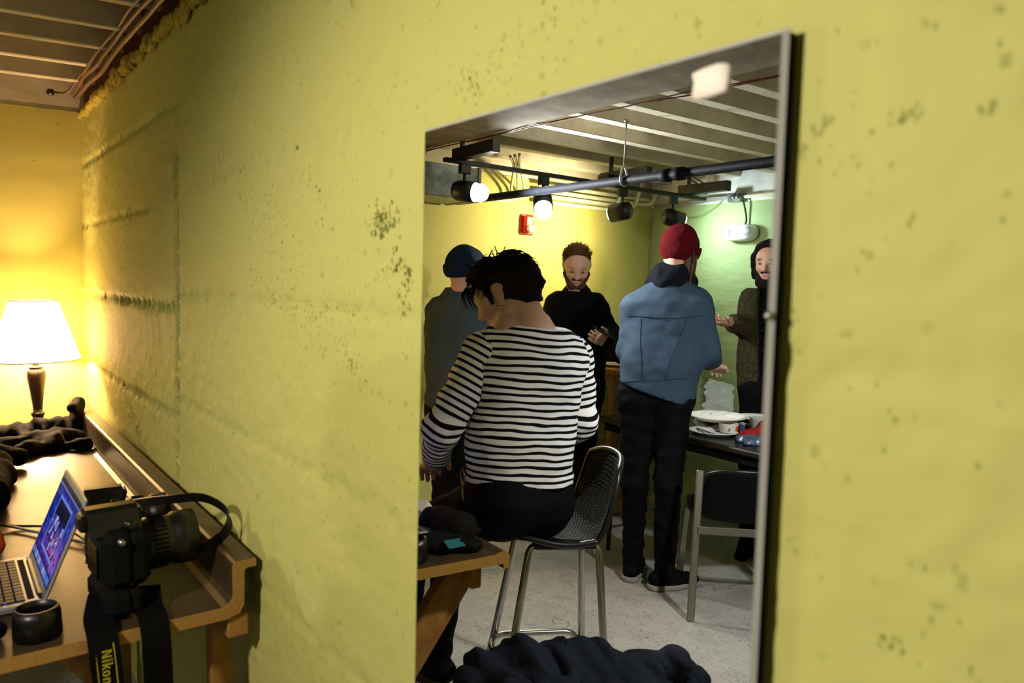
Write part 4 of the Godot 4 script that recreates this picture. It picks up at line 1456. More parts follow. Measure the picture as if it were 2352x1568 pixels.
# woven bucket on tubular legs. local: back towards +z
func bucket(t: Node3D, seat_y: float, back_y: float, hw: float, zs := 1.0):
	var prof := curve([Vector3(0, seat_y - 0.006, -0.215), Vector3(0, seat_y - 0.002, -0.17), Vector3(0, seat_y - 0.02, -0.02), Vector3(0, seat_y - 0.006, 0.11), Vector3(0, seat_y + 0.055, 0.185), Vector3(0, lerpf(seat_y, back_y, 0.5), 0.222), Vector3(0, back_y, 0.262)], 4)
	var g := []
	var n := prof.size()
	for j in n:
		var v := float(j) / (n - 1)
		var row := []
		var w := hw * (0.86 + 0.14 * smoothstep(0.0, 0.3, v))
		if v > 0.82:
			w *= sqrt(maxf(0.0, 1.0 - pow((v - 0.82) / 0.26, 2.0) * 0.55))
		if v < 0.1:
			w *= 0.90 + v
		for i in 13:
			var u := i / 6.0 - 1.0
			var p: Vector3 = prof[j]
			var backness := smoothstep(0.45, 0.7, v)
			row.append(Vector3(u * w, p.y + 0.035 * u * u * (1.0 - backness) - 0.03 * backness * absf(u * u * u) * v, (p.z - 0.06 * u * u * backness) * zs))
		g.append(row)
	var st := mb(true)
	shell(st, g, 0.008)
	obj("woven_shell", st, weave_material(), t)
	var rim := []
	for i in 13:
		rim.append(g[0][i])
	for j in range(1, n):
		rim.append(g[j][12])
	for i in range(11, -1, -1):
		rim.append(g[n - 1][i])
	for j in range(n - 2, -1, -1):
		rim.append(g[j][0])
	st = mb(true)
	tube(st, rim, 0.0095, 8, false)
	obj("rim_tube", st, mats["black_plastic"], t)

func bar_stool(called: String, label: String, at: Vector3, turn: float) -> Node3D:
	var t := thing(called, label, "bar stool", at, turn)
	bucket(t, 0.645, 0.905, 0.20, 0.74)
	var ch: Material = mats["chrome"]
	var tops := [Vector3(0.115, 0.632, 0.115), Vector3(-0.115, 0.632, 0.115), Vector3(0.115, 0.632, -0.105), Vector3(-0.115, 0.632, -0.105)]
	var feet := [Vector3(0.19, 0.0, 0.165), Vector3(-0.19, 0.0, 0.165), Vector3(0.19, 0.0, -0.20), Vector3(-0.19, 0.0, -0.20)]
	for k in 4:
		var st := mb(true)
		var inn := Vector3(tops[k].x, tops[k].y + 0.002, tops[k].z * 0.4)
		tube(st, bend([inn, tops[k], feet[k]], 0.05), 0.0125, 14)
		obj("leg", st, ch, t)
		st = mb(true)
		rod(st, feet[k], feet[k] + Vector3(0, 0.012, 0), 0.016, 12)
		obj("rubber_foot", st, mats["black_matte"], t)
	for sx in [-1, 1]:
		var st := mb(true)
		tube(st, [Vector3(0.115 * sx, 0.634, -0.095), Vector3(0.115 * sx, 0.634, 0.105)], 0.0165, 10)
		obj("seat_rail", st, mats["black_plastic"], t)
	var st2 := mb(true)
	var y := 0.215
	var k0 := 1.0 - y / 0.63
	tube(st2, bend([Vector3(0.165, y, -0.165), Vector3(-0.10, y + 0.01, -0.19), Vector3(-0.165, y + 0.01, -0.15), Vector3(-0.165, y + 0.015, 0.12), Vector3(-0.17, y - 0.06, 0.15)], 0.05), 0.011, 12)
	obj("footrest", st2, ch, t)
	return t

func build_stools_and_tables():
	bar_stool("bar_stool", "black woven bar stool with chrome legs under the seated person", Vector3(-1.99, 0, 1.13), 0.468)
	# low round stool carrying a navy jacket, nearest the mirror
	var s := thing("round_stool", "backless round stool under the navy jacket", "stool", Vector3(-1.36, 0, 0.66))
	var st := mb(true)
	lathe(st, [Vector2(0, 0.445), Vector2(0.15, 0.445), Vector2(0.165, 0.452), Vector2(0.168, 0.465), Vector2(0.16, 0.478), Vector2(0, 0.48)], 32)
	obj("seat", st, mats["black_matte"], s)
	for k in 4:
		var a := TAU * k / 4.0 + 0.5
		st = mb(true)
		tube(st, [Vector3(cos(a) * 0.11, 0.45, sin(a) * 0.11), Vector3(cos(a) * 0.17, 0.0, sin(a) * 0.17)], 0.012, 12)
		obj("leg", st, mats["chrome"], s)
	st = mb(true)
	var ring := []
	for k in 33:
		var a := TAU * k / 32.0
		ring.append(Vector3(cos(a) * 0.148, 0.18, sin(a) * 0.148))
	tube(st, ring, 0.008, 8, false)
	obj("ring", st, mats["chrome"], s)
	var navy := grainy("navy_cotton", Color(0.075, 0.092, 0.145), Color(0.12, 0.145, 0.205), 0.85, 18.0, 0.05, 0.06, 81)
	var j := thing("navy_jacket", "rumpled navy jacket heaped on the stool nearest the mirror", "jacket", Vector3(-1.36, 0.48, 0.66))
	soft("jacket_body", [cap(Vector3(-0.14, 0.03, -0.12), Vector3(0.10, 0.03, 0.16), 0.075, 0.08, 0.05), cap(Vector3(-0.08, 0.07, -0.02), Vector3(0.0, 0.065, 0.10), 0.06, 0.055, 0.04), cap(Vector3(0.0, 0.03, -0.14), Vector3(0.13, 0.02, 0.02), 0.06, 0.06, 0.04), cap(Vector3(0.03, 0.045, 0.17), Vector3(0.10, 0.03, 0.26), 0.055, 0.05, 0.03), cap(Vector3(-0.12, 0.05, -0.16), Vector3(0.04, 0.07, -0.02), 0.03, 0.03, 0.03), cap(Vector3(-0.10, 0.10, 0.03), Vector3(0.06, 0.075, 0.14), 0.02, 0.022, 0.04)], 0.008, navy, j, [cut(Vector3(0, 0.0, 0), Vector3(0, -1, 0))], 0.026, 3.0, 21, Vector3(1.0, 1.6, 2.4), true)
	soft("sleeve", [cap(Vector3(0.06, 0.06, 0.15), Vector3(0.11, 0.075, 0.25), 0.045, 0.045, 0.02), cap(Vector3(0.11, 0.075, 0.25), Vector3(0.10, 0.01, 0.33), 0.045, 0.035, 0.02), cap(Vector3(0.10, 0.01, 0.33), Vector3(0.09, -0.16, 0.34), 0.035, 0.03, 0.02)], 0.007, navy, j, [], 0.014, 5.0, 22, Vector3(1, 2.2, 1), true)

	# long dark table behind the standing man
	var t := thing("folding_table", "long dark brown folding table set with paper plates and cups", "table", Vector3(-2.40, 0, 2.78))
	var dark := grainy("dark_table", Color(0.055, 0.040, 0.030), Color(0.085, 0.064, 0.05), 0.36, 3.0, 0.0, 0.03, 83)
	box("table_top", Vector3(0, 0.735, 0), Vector3(1.80, 0.03, 0.66), dark, t, Basis.IDENTITY, 0.006)
	box("apron", Vector3(0, 0.70, -0.30), Vector3(1.70, 0.045, 0.02), mats["black_matte"], t)
	box("apron", Vector3(0, 0.70, 0.30), Vector3(1.70, 0.045, 0.02), mats["black_matte"], t)
	var grey := mat("table_steel", Color(0.35, 0.34, 0.30), 0.4, 0.7)
	for sx in [-1, 1]:
		for sz in [-1, 1]:
			st = mb(true)
			tube(st, bend([Vector3(0.62 * sx, 0.71, 0.25 * sz), Vector3(0.80 * sx, 0.70, 0.26 * sz), Vector3(0.82 * sx, 0.0, 0.26 * sz)], 0.08), 0.013, 12)
			obj("leg", st, grey, t)
		st = mb(true)
		tube(st, [Vector3(0.815 * sx, 0.2, -0.26), Vector3(0.815 * sx, 0.2, 0.26)], 0.011, 10)
		obj("cross_bar", st, grey, t)

	# armless chair at the right, its woven back towards the mirror
	var c := thing("woven_chair", "low chair with black woven back and flat metal legs, pulled up to table", "chair", Vector3(-2.42, 0, 2.575), 2.25)
	var flat := mat("flat_steel", Color(0.50, 0.48, 0.42), 0.35, 0.8)
	bucket(c, 0.40, 0.665, 0.20)
	for sx in [-1, 1]:
		for q in [[Vector3(0.215 * sx, 0.66, 0.245), Vector3(0.235 * sx, 0.0, 0.335)], [Vector3(0.19 * sx, 0.385, -0.17), Vector3(0.205 * sx, 0.0, -0.22)]]:
			var d: Vector3 = (q[1] - q[0]).normalized()
			var px := Vector3(1, 0, 0)
			box("leg", (q[0] + q[1]) / 2, Vector3(0.034, q[0].distance_to(q[1]), 0.018), flat, c, Basis(px, d, px.cross(d).normalized()), 0.005)
	box("back_bar", Vector3(0, 0.40, 0.292), Vector3(0.44, 0.036, 0.012), flat, c)
	box("seat_bar", Vector3(0, 0.378, -0.165), Vector3(0.38, 0.03, 0.014), flat, c)

	# tall wooden stand in the far corner
	var w := thing("wooden_stand", "tall pale wooden stand in the far corner with a paper plate", "stand", Vector3(-3.72, 0, 3.05))
	var pine: Material = mats["pine"]
	box("top_board", Vector3(0, 0.965, 0), Vector3(0.48, 0.03, 0.62), pine, w)
	box("shelf_board", Vector3(0, 0.45, 0), Vector3(0.44, 0.024, 0.56), pine, w)
	for sx in [-1, 1]:
		for sz in [-1, 1]:
			box("leg", Vector3(0.20 * sx, 0.475, 0.27 * sz), Vector3(0.045, 0.95, 0.045), pine, w)
	box("apron", Vector3(0.20, 0.91, 0), Vector3(0.02, 0.08, 0.5), pine, w)
	box("apron", Vector3(0, 0.91, -0.27), Vector3(0.36, 0.08, 0.02), pine, w)

func plate(label: String, at: Vector3, r: float, tilt := Basis.IDENTITY, group := "paper plates") -> Node3D:
	var t := thing("paper_plate", label, "plate", at, 0.0, group)
	t.basis = tilt
	var st := mb(true)
	lathe(st, [Vector2(0, 0.0), Vector2(r * 0.68, 0.0), Vector2(r * 0.74, 0.002), Vector2(r * 0.97, r * 0.13), Vector2(r, r * 0.135), Vector2(r * 0.97, r * 0.155), Vector2(r * 0.74, 0.008), Vector2(r * 0.66, 0.004), Vector2(0, 0.004)], 40)
	obj("dish", st, mats["white_paper"], t)
	return t

func build_table_things():
	var y := 0.751
	var white: Material = mats["white_paper"]
	var p1 := plate("white paper plate with a black plastic knife, lowest on dark table", Vector3(-2.633, y, 2.645), 0.122)
	box("plate_rim_mark", Vector3(0, 0.0055, 0.05), Vector3(0.05, 0.001, 0.02), mat("food_brown", Color(0.45, 0.30, 0.14), 0.8), p1)
	var k := thing("plastic_knife", "black plastic knife lying on the lowest paper plate", "knife", Vector3(-2.645, y + 0.014, 2.60), 0.35)
	box("handle", Vector3(0.045, 0, 0), Vector3(0.085, 0.004, 0.014), mats["black_plastic"], k)
	box("blade", Vector3(-0.04, 0, 0), Vector3(0.09, 0.0025, 0.017), mats["black_plastic"], k)
	# small food tub on the plate, printed label
	var tub := thing("food_tub", "small white food tub with an orange and blue label on plate", "tub", Vector3(-2.60, y + 0.009, 2.72))
	var st := mb(true)
	lathe(st, [Vector2(0, 0), Vector2(0.042, 0), Vector2(0.050, 0.044), Vector2(0.052, 0.046), Vector2(0.048, 0.046), Vector2(0.040, 0.004), Vector2(0, 0.004)], 28)
	obj("tub_wall", st, white, tub)
	box("label_bar", Vector3(0.035, 0.022, -0.032), Vector3(0.045, 0.010, 0.002), mat("label_blue", Color(0.10, 0.20, 0.50), 0.6), tub, Basis(Vector3.UP, 0.84), 0.0)
	box("label_mark", Vector3(0.05, 0.026, 0.004), Vector3(0.016, 0.022, 0.002), mat("label_orange", Color(0.85, 0.25, 0.06), 0.6), tub, Basis(Vector3.UP, 1.5), 0.0)
	plate("white oval paper plate resting on the food tub, above the lowest plate", Vector3(-2.70, y + 0.056, 2.755), 0.150, Basis(Vector3.RIGHT, -0.03))
	plate("large white paper plate at the far side of the dark table", Vector3(-2.60, y + 0.050, 2.98), 0.135)
	var stack := thing("food_box", "flat brown food box under the large paper plate", "box", Vector3(-2.60, y, 2.98))
	box("carton", Vector3(0, 0.024, 0), Vector3(0.20, 0.046, 0.20), mat("carton", Color(0.35, 0.25, 0.15), 0.8), stack)
	plate("paper plate with a brown rim on the dark table behind the standing man", Vector3(-3.10, y, 2.62), 0.10)
	plate("paper plate on the tall wooden stand in the corner", Vector3(-3.66, 0.981, 2.93), 0.11)
	# deli tub and paper cup
	var bowl := thing("paper_bowl", "short white paper bowl with a purple band beside the cup", "bowl", Vector3(-2.60, y, 2.87))
	st = mb(true)
	lathe(st, [Vector2(0, 0), Vector2(0.044, 0), Vector2(0.054, 0.050), Vector2(0.057, 0.052), Vector2(0.052, 0.054), Vector2(0.043, 0.004), Vector2(0, 0.004)], 28)
	obj("bowl_wall", st, white, bowl)
	st = mb(true)
	lathe(st, [Vector2(0.0468, 0.012), Vector2(0.0528, 0.042)], 28)
	obj("printed_band", st, mat("band_purple", Color(0.36, 0.30, 0.45), 0.7), bowl)
	var cup := thing("paper_cup", "white paper cup with grey squiggle print near table edge", "cup", Vector3(-2.50, y, 2.82))
	st = mb(true)
	lathe(st, [Vector2(0, 0.004), Vector2(0.030, 0.004), Vector2(0.030, 0), Vector2(0.032, 0), Vector2(0.043, 0.090), Vector2(0.046, 0.092), Vector2(0.043, 0.095), Vector2(0.031, 0.008), Vector2(0, 0.008)], 28)
	obj("cup_wall", st, grainy("cup_print", Color(0.60, 0.62, 0.60), Color(0.92, 0.92, 0.88), 0.7, 14.0, 0.0, 0.05, 85), cup)
	# clear lid
	var lid := thing("clear_lid", "clear plastic lid lying on the dark table", "lid", Vector3(-2.46, y, 2.72))
	var clear := mat("clear_plastic", Color(0.80, 0.86, 0.92, 0.35), 0.1)
	clear.transparency = BaseMaterial3D.TRANSPARENCY_ALPHA
	st = mb(true)
	lathe(st, [Vector2(0, 0.010), Vector2(0.040, 0.010), Vector2(0.046, 0.006), Vector2(0.054, 0.006), Vector2(0.056, 0.0)], 28)
	obj("lid_disc", st, clear, lid)
	# clear bag of bread
	var film := mat("bag_film", Color(0.90, 0.92, 0.90, 0.14), 0.06)
	film.transparency = BaseMaterial3D.TRANSPARENCY_ALPHA
	var bag := thing("plastic_bag", "crinkled clear plastic bag with bread standing on the table", "bag", Vector3(-2.80, y, 2.84))
	soft("bag_film", [cap(Vector3(-0.01, 0.03, -0.05), Vector3(0.0, 0.03, 0.06), 0.055, 0.06, 0.04), cap(Vector3(0, 0.06, 0.02), Vector3(0.01, 0.17, 0.03), 0.075, 0.07, 0.04, Vector3(0.7, 0, -0.7), 1.5), cap(Vector3(0, 0.18, 0.01), Vector3(-0.01, 0.215, -0.02), 0.055, 0.035, 0.03)], 0.007, film, bag, [cut(Vector3(0, 0.0, 0), Vector3(0, -1, 0))], 0.020, 18.0, 31)
	soft("bread", [cap(Vector3(-0.01, 0.035, -0.03), Vector3(0.0, 0.035, 0.04), 0.034, 0.03, 0.02)], 0.007, grainy("bread_crust", Color(0.40, 0.28, 0.12), Color(0.62, 0.47, 0.25), 0.8, 15.0, 0.05, 0.05, 87), bag, [], 0.008, 20.0, 32)
	# red packet and crumpled wrapper at the right
	var red := thing("red_cloth", "red crumpled cloth on the table edge above the woven chair", "cloth", Vector3(-2.42, y, 2.74))
	soft("cloth_folds", [cap(Vector3(-0.05, 0.015, -0.05), Vector3(0.02, 0.03, 0.03), 0.03, 0.04, 0.02), cap(Vector3(0.0, 0.03, 0.04), Vector3(0.02, 0.085, 0.08), 0.055, 0.045, 0.02)], 0.007, grainy("red_cotton", Color(0.50, 0.02, 0.02), Color(0.68, 0.04, 0.03), 0.75, 16.0, 0.05, 0.05, 89), red, [cut(Vector3(0, 0.0, 0), Vector3(0, -1, 0))], 0.014, 17.0, 33)
	var wr := thing("foil_wrapper", "crumpled blue-grey wrapper beside the red cloth", "wrapper", Vector3(-2.38, y, 2.60))
	soft("wrapper_folds", [cap(Vector3(-0.05, 0.008, 0), Vector3(0.03, 0.012, 0.03), 0.022, 0.028, 0.02), cap(Vector3(0.02, 0.01, -0.03), Vector3(0.05, 0.008, 0.02), 0.02, 0.02, 0.02)], 0.006, mat("foil_blue", Color(0.35, 0.40, 0.50), 0.35, 0.3), wr, [cut(Vector3(0, 0.0, 0), Vector3(0, -1, 0))], 0.012, 22.0, 34)
	# purple bag on the table, half behind the striped person
	var pb := thing("purple_bag", "dark purple crumpled bag on table behind the striped shirt", "bag", Vector3(-3.24, y, 2.86))
	soft("bag_body", [cap(Vector3(-0.05, 0.03, -0.08), Vector3(0.03, 0.03, 0.06), 0.07, 0.07, 0.04), cap(Vector3(0.0, 0.07, -0.04), Vector3(0.04, 0.07, 0.06), 0.04, 0.04, 0.03)], 0.008, grainy("purple_nylon", Color(0.05, 0.025, 0.06), Color(0.10, 0.05, 0.11), 0.4, 16.0, 0.05, 0.05, 91), pb, [cut(Vector3(0, 0.0, 0), Vector3(0, -1, 0))], 0.014, 14.0, 35)
	# on the stand: dark case with a small jar
	var dc := thing("black_case", "black equipment case on the wooden stand in the corner", "case", Vector3(-3.79, 0.981, 3.16))
	box("case_body", Vector3(0, 0.10, 0), Vector3(0.28, 0.20, 0.34), mats["black_matte"], dc, Basis.IDENTITY, 0.008)
	box("latch", Vector3(0.142, 0.10, 0.05), Vector3(0.006, 0.03, 0.04), mats["steel"], dc)
	var jar := thing("glass_jar", "small clear jar with a white lid on the black case", "jar", Vector3(-3.74, 1.182, 3.04))
	st = mb(true)
	lathe(st, [Vector2(0, 0), Vector2(0.030, 0), Vector2(0.032, 0.004), Vector2(0.032, 0.042), Vector2(0.026, 0.05)], 24)
	obj("jar_glass", st, clear, jar)
	st = mb(true)
	lathe(st, [Vector2(0.028, 0.047), Vector2(0.029, 0.06), Vector2(0, 0.062)], 24)
	obj("jar_lid", st, white, jar)
	# papers and a dark cap on the counter, seen past the seated person
	var sheet := thing("paper_sheet", "white paper sheet lying on the counter near its front edge", "paper", Vector3(-2.02, 0.768, 0.60), 0.3)
	box("sheet", Vector3(0, 0.0008, 0), Vector3(0.21, 0.0012, 0.15), white, sheet, Basis.IDENTITY, 0.0003)
	var capb := thing("black_hat", "soft black hat on the front corner of the counter", "hat", Vector3(-1.80, 0.768, 0.61))
	soft("cap_crown", [cap(Vector3(-0.05, 0.02, -0.02), Vector3(0.04, 0.02, 0.0), 0.045, 0.05, 0.03, Vector3.UP, 1.2)], 0.007, mats["black_cotton"], capb, [cut(Vector3(0, 0.0, 0), Vector3(0, -1, 0))], 0.008, 16.0, 36)
	soft("brim", [cap(Vector3(0.05, 0.012, -0.03), Vector3(0.05, 0.012, 0.03), 0.03, 0.03, 0.02, Vector3.UP, 3.5)], 0.005, mats["black_cotton"], capb)

# joints of the five people, in metres
var joints := {
	"A": {"head": Vector3(-2.007, 1.410, 0.901), "neck": Vector3(-1.985, 1.360, 0.979), "nbase": Vector3(-2.001, 1.306, 1.002), "chest": Vector3(-1.996, 1.176, 0.995), "waist": Vector3(-1.995, 0.957, 0.972), "pelvis": Vector3(-1.982, 0.793, 0.973), "shL": Vector3(-2.026, 1.222, 0.837), "elL": Vector3(-2.055, 0.997, 0.719), "wrL": Vector3(-2.196, 0.856, 0.783), "haL": Vector3(-2.292, 0.826, 0.817), "shR": Vector3(-1.975, 1.220, 1.150), "elR": Vector3(-1.968, 1.011, 1.189), "wrR": Vector3(-2.167, 0.863, 1.204), "haR": Vector3(-2.233, 0.837, 1.178), "hipL": Vector3(-1.958, 0.775, 0.883), "hipR": Vector3(-1.990, 0.744, 1.076)},
	"B": {"head": Vector3(-3.385, 1.497, 1.619), "neck": Vector3(-3.417, 1.416, 1.617), "nbase": Vector3(-3.420, 1.361, 1.607), "chest": Vector3(-3.418, 1.207, 1.593), "waist": Vector3(-3.408, 1.011, 1.586), "pelvis": Vector3(-3.397, 0.836, 1.582), "shL": Vector3(-3.528, 1.300, 1.553), "elL": Vector3(-3.530, 1.065, 1.558), "wrL": Vector3(-3.542, 0.882, 1.625), "haL": Vector3(-3.541, 0.812, 1.654), "shR": Vector3(-3.306, 1.302, 1.640), "elR": Vector3(-3.270, 1.132, 1.672), "wrR": Vector3(-3.339, 1.015, 1.768), "haR": Vector3(-3.387, 0.963, 1.817), "hipL": Vector3(-3.447, 0.808, 1.560), "hipR": Vector3(-3.343, 0.821, 1.604)},
	"C": {"head": Vector3(-3.543, 1.577, 2.459), "neck": Vector3(-3.564, 1.471, 2.487), "nbase": Vector3(-3.563, 1.420, 2.483), "chest": Vector3(-3.537, 1.257, 2.468), "waist": Vector3(-3.519, 1.057, 2.470), "pelvis": Vector3(-3.503, 0.881, 2.474), "shL": Vector3(-3.654, 1.346, 2.417), "elL": Vector3(-3.651, 1.172, 2.333), "wrL": Vector3(-3.461, 1.101, 2.314), "haL": Vector3(-3.395, 1.099, 2.339), "shR": Vector3(-3.451, 1.353, 2.529), "elR": Vector3(-3.345, 1.201, 2.558), "wrR": Vector3(-3.261, 1.172, 2.465), "haR": Vector3(-3.239, 1.184, 2.394), "hipL": Vector3(-3.549, 0.864, 2.442), "hipR": Vector3(-3.455, 0.874, 2.506)},
	"D": {"head": Vector3(-2.730, 1.641, 2.433), "neck": Vector3(-2.734, 1.517, 2.414), "nbase": Vector3(-2.742, 1.463, 2.397), "chest": Vector3(-2.741, 1.324, 2.383), "waist": Vector3(-2.728, 1.112, 2.343), "pelvis": Vector3(-2.731, 0.952, 2.322), "shL": Vector3(-2.854, 1.363, 2.281), "elL": Vector3(-2.873, 1.163, 2.267), "wrL": Vector3(-2.916, 1.002, 2.412), "haL": Vector3(-2.923, 0.954, 2.484), "shR": Vector3(-2.617, 1.387, 2.460), "elR": Vector3(-2.562, 1.172, 2.479), "wrR": Vector3(-2.647, 1.098, 2.628), "haR": Vector3(-2.693, 1.083, 2.717), "hipL": Vector3(-2.802, 0.923, 2.270), "knL": Vector3(-2.791, 0.502, 2.274), "anL": Vector3(-2.836, 0.066, 2.336), "hipR": Vector3(-2.665, 0.927, 2.376), "knR": Vector3(-2.627, 0.523, 2.334), "anR": Vector3(-2.650, 0.066, 2.372), "toeR": Vector3(-2.644, 0.040, 2.585), "toeL": Vector3(-2.924, -0.005, 2.498)},
	"E": {"head": Vector3(-2.818, 1.635, 3.257), "neck": Vector3(-2.826, 1.531, 3.286), "nbase": Vector3(-2.823, 1.487, 3.287), "chest": Vector3(-2.813, 1.311, 3.281), "waist": Vector3(-2.805, 1.116, 3.271), "pelvis": Vector3(-2.798, 0.969, 3.265), "shL": Vector3(-2.862, 1.429, 3.190), "elL": Vector3(-2.838, 1.288, 3.106), "wrL": Vector3(-2.833, 1.301, 2.942), "haL": Vector3(-2.827, 1.309, 2.847), "shR": Vector3(-2.775, 1.443, 3.384), "elR": Vector3(-2.706, 1.222, 3.387), "wrR": Vector3(-2.673, 1.055, 3.346), "haR": Vector3(-2.658, 0.984, 3.325), "hipL": Vector3(-2.812, 0.944, 3.208), "hipR": Vector3(-2.776, 0.945, 3.328)},
}

# a field placed in a head frame: x to the person's side, y up, z forward
func head_frame(c: Vector3, f: Vector3, tilt := Vector3.UP) -> Transform3D:
	var z := f.normalized()
	var x := tilt.cross(z).normalized()
	return Transform3D(Basis(x, z.cross(x), z), c)

func head_prims(h: Transform3D, nb: Vector3, jaw := 1.0) -> Array:
	var X := h.basis.x
	var Q := func(x: float, y: float, z: float) -> Vector3: return h * Vector3(x, y, z)
	var a := [
		cap(Q.call(0, 0.030, -0.040), Q.call(0, 0.034, 0.018), 0.082, 0.078, 0.02, X, 1.08),
		cap(Q.call(0, -0.005, 0.030), Q.call(0, -0.070, 0.040), 0.062, 0.044 * jaw, 0.03, X, 1.05),
		cap(Q.call(0, -0.088, 0.058), Q.call(0, -0.090, 0.060), 0.022 * jaw, 0.022 * jaw, 0.025),
		cap(Q.call(-0.055, -0.055, 0.0), Q.call(-0.020, -0.088, 0.050), 0.020, 0.018, 0.03),
		cap(Q.call(0.055, -0.055, 0.0), Q.call(0.020, -0.088, 0.050), 0.020, 0.018, 0.03),
		cap(Q.call(-0.030, 0.026, 0.078), Q.call(0.030, 0.026, 0.078), 0.013, 0.013, 0.018),
		cap(Q.call(-0.036, -0.022, 0.064), Q.call(0.036, -0.022, 0.064), 0.022, 0.022, 0.02),
		cap(Q.call(0, 0.012, 0.090), Q.call(0, -0.026, 0.108), 0.008, 0.0125, 0.010),
		cap(Q.call(-0.012, -0.030, 0.094), Q.call(0.012, -0.030, 0.094), 0.008, 0.008, 0.008),
		cap(Q.call(-0.016, -0.056, 0.084), Q.call(0.016, -0.056, 0.084), 0.008, 0.008, 0.007),
		cap(Q.call(-0.013, -0.066, 0.083), Q.call(0.013, -0.066, 0.083), 0.008, 0.008, 0.006),
		cap(Q.call(-0.077, 0.012, -0.014), Q.call(-0.070, -0.026, -0.006), 0.022, 0.013, 0.008, X, 2.6),
		cap(Q.call(0.077, 0.012, -0.014), Q.call(0.070, -0.026, -0.006), 0.022, 0.013, 0.008, X, 2.6),
		cap(Q.call(0, -0.045, -0.035), nb, 0.050, 0.058, 0.03)]
	return a

func hand_prims(w: Vector3, e: Vector3, n: Vector3, curl: float) -> Array:
	var d := (e - w).normalized()
	n = (n - d * n.dot(d)).normalized()
	var s := d.cross(n).normalized()
	var a := [cap(w - d * 0.01, w + d * 0.03, 0.027, 0.030, 0.015, n, 1.4), cap(w + d * 0.04 - s * 0.018, w + d * 0.082 - s * 0.022, 0.019, 0.015, 0.012, n, 1.2), cap(w + d * 0.04 + s * 0.018, w + d * 0.082 + s * 0.022, 0.019, 0.015, 0.012, n, 1.2), cap(w + d * 0.03, w + d * 0.085, 0.024, 0.018, 0.012, n, 1.4)]
	for i in 4:
		var off: float = [-0.030, -0.010, 0.010, 0.029][i]
		var len: float = [0.058, 0.070, 0.066, 0.050][i]
		var r0 := w + d * (0.084 - absf(off) * 0.15) + s * off
		var d1 := (d * cos(curl) + n * sin(curl)).normalized()
		var d2 := (d * cos(curl * 2.0) + n * sin(curl * 2.0)).normalized()
		var k1 := r0 + d1 * len * 0.52
		a.append(cap(r0, k1, 0.0092, 0.0085, 0.004))
		a.append(cap(k1, k1 + d2 * len * 0.5, 0.0085, 0.0072, 0.004))
	var t0 := w + d * 0.024 + s * 0.022
	var t1 := t0 + (d * 0.6 + s * 0.75 + n * 0.25).normalized() * 0.038
	a.append(cap(t0, t1, 0.013, 0.0105, 0.010))
	a.append(cap(t1, t1 + (d * 0.85 + s * 0.2 + n * 0.45).normalized() * 0.032, 0.0105, 0.008, 0.004))
	return a

func torso_prims(j: Dictionary, n: Vector3, g: float, wide := 1.0) -> Array:
	# g: how far outside the body
	var across: Vector3 = (j.shR - j.shL).normalized()
	var sw: float = j.shL.distance_to(j.shR)
	var c: Vector3 = j.chest
	var w: Vector3 = j.waist
	var p: Vector3 = j.pelvis
	return [
		cap(j.nbase + Vector3(0, 0.012, 0), j.nbase.lerp(j.shL, 0.88), 0.050 + g, 0.048 + g, 0.06),
		cap(j.nbase + Vector3(0, 0.012, 0), j.nbase.lerp(j.shR, 0.88), 0.050 + g, 0.048 + g, 0.06),
		cap(j.nbase, j.nbase.lerp(c, 0.5), 0.056 + g, 0.10 + g, 0.06),
		cap(c - across * sw * 0.22, w - across * sw * 0.16, (0.105 + g) * wide, (0.100 + g) * wide, 0.05, n, 1.12),
		cap(c + across * sw * 0.22, w + across * sw * 0.16, (0.105 + g) * wide, (0.100 + g) * wide, 0.05, n, 1.12),
		cap(w - across * sw * 0.16, p - across * sw * 0.17, (0.100 + g) * wide, (0.104 + g) * wide, 0.05, n, 1.1),
		cap(w + across * sw * 0.16, p + across * sw * 0.17, (0.100 + g) * wide, (0.104 + g) * wide, 0.05, n, 1.1)]

func arm_prims(j: Dictionary, s: String, g: float) -> Array:
	return [cap(j["sh" + s], j["el" + s], 0.056 + g, 0.043 + g, 0.04), cap(j["el" + s], j["wr" + s], 0.044 + g, 0.030 + g, 0.03)]

func leg_prims(j: Dictionary, s: String, g: float) -> Array:
	return [cap(j["hip" + s], j["kn" + s], 0.088 + g, 0.058 + g, 0.05), cap(j["kn" + s], j["an" + s], 0.058 + g, 0.044 + g, 0.03)]

func fill_legs(j: Dictionary, f: Vector3):
	for s in ["L", "R"]:
		var h: Vector3 = j["hip" + s]
		if not j.has("an" + s):
			j["an" + s] = Vector3(h.x, 0.075, h.z) - f * 0.02
		if not j.has("kn" + s):
			j["kn" + s] = h.lerp(j["an" + s], 0.49) + f * 0.035
		if not j.has("toe" + s):
			j["toe" + s] = Vector3(j["an" + s].x, 0.03, j["an" + s].z) + f * 0.17

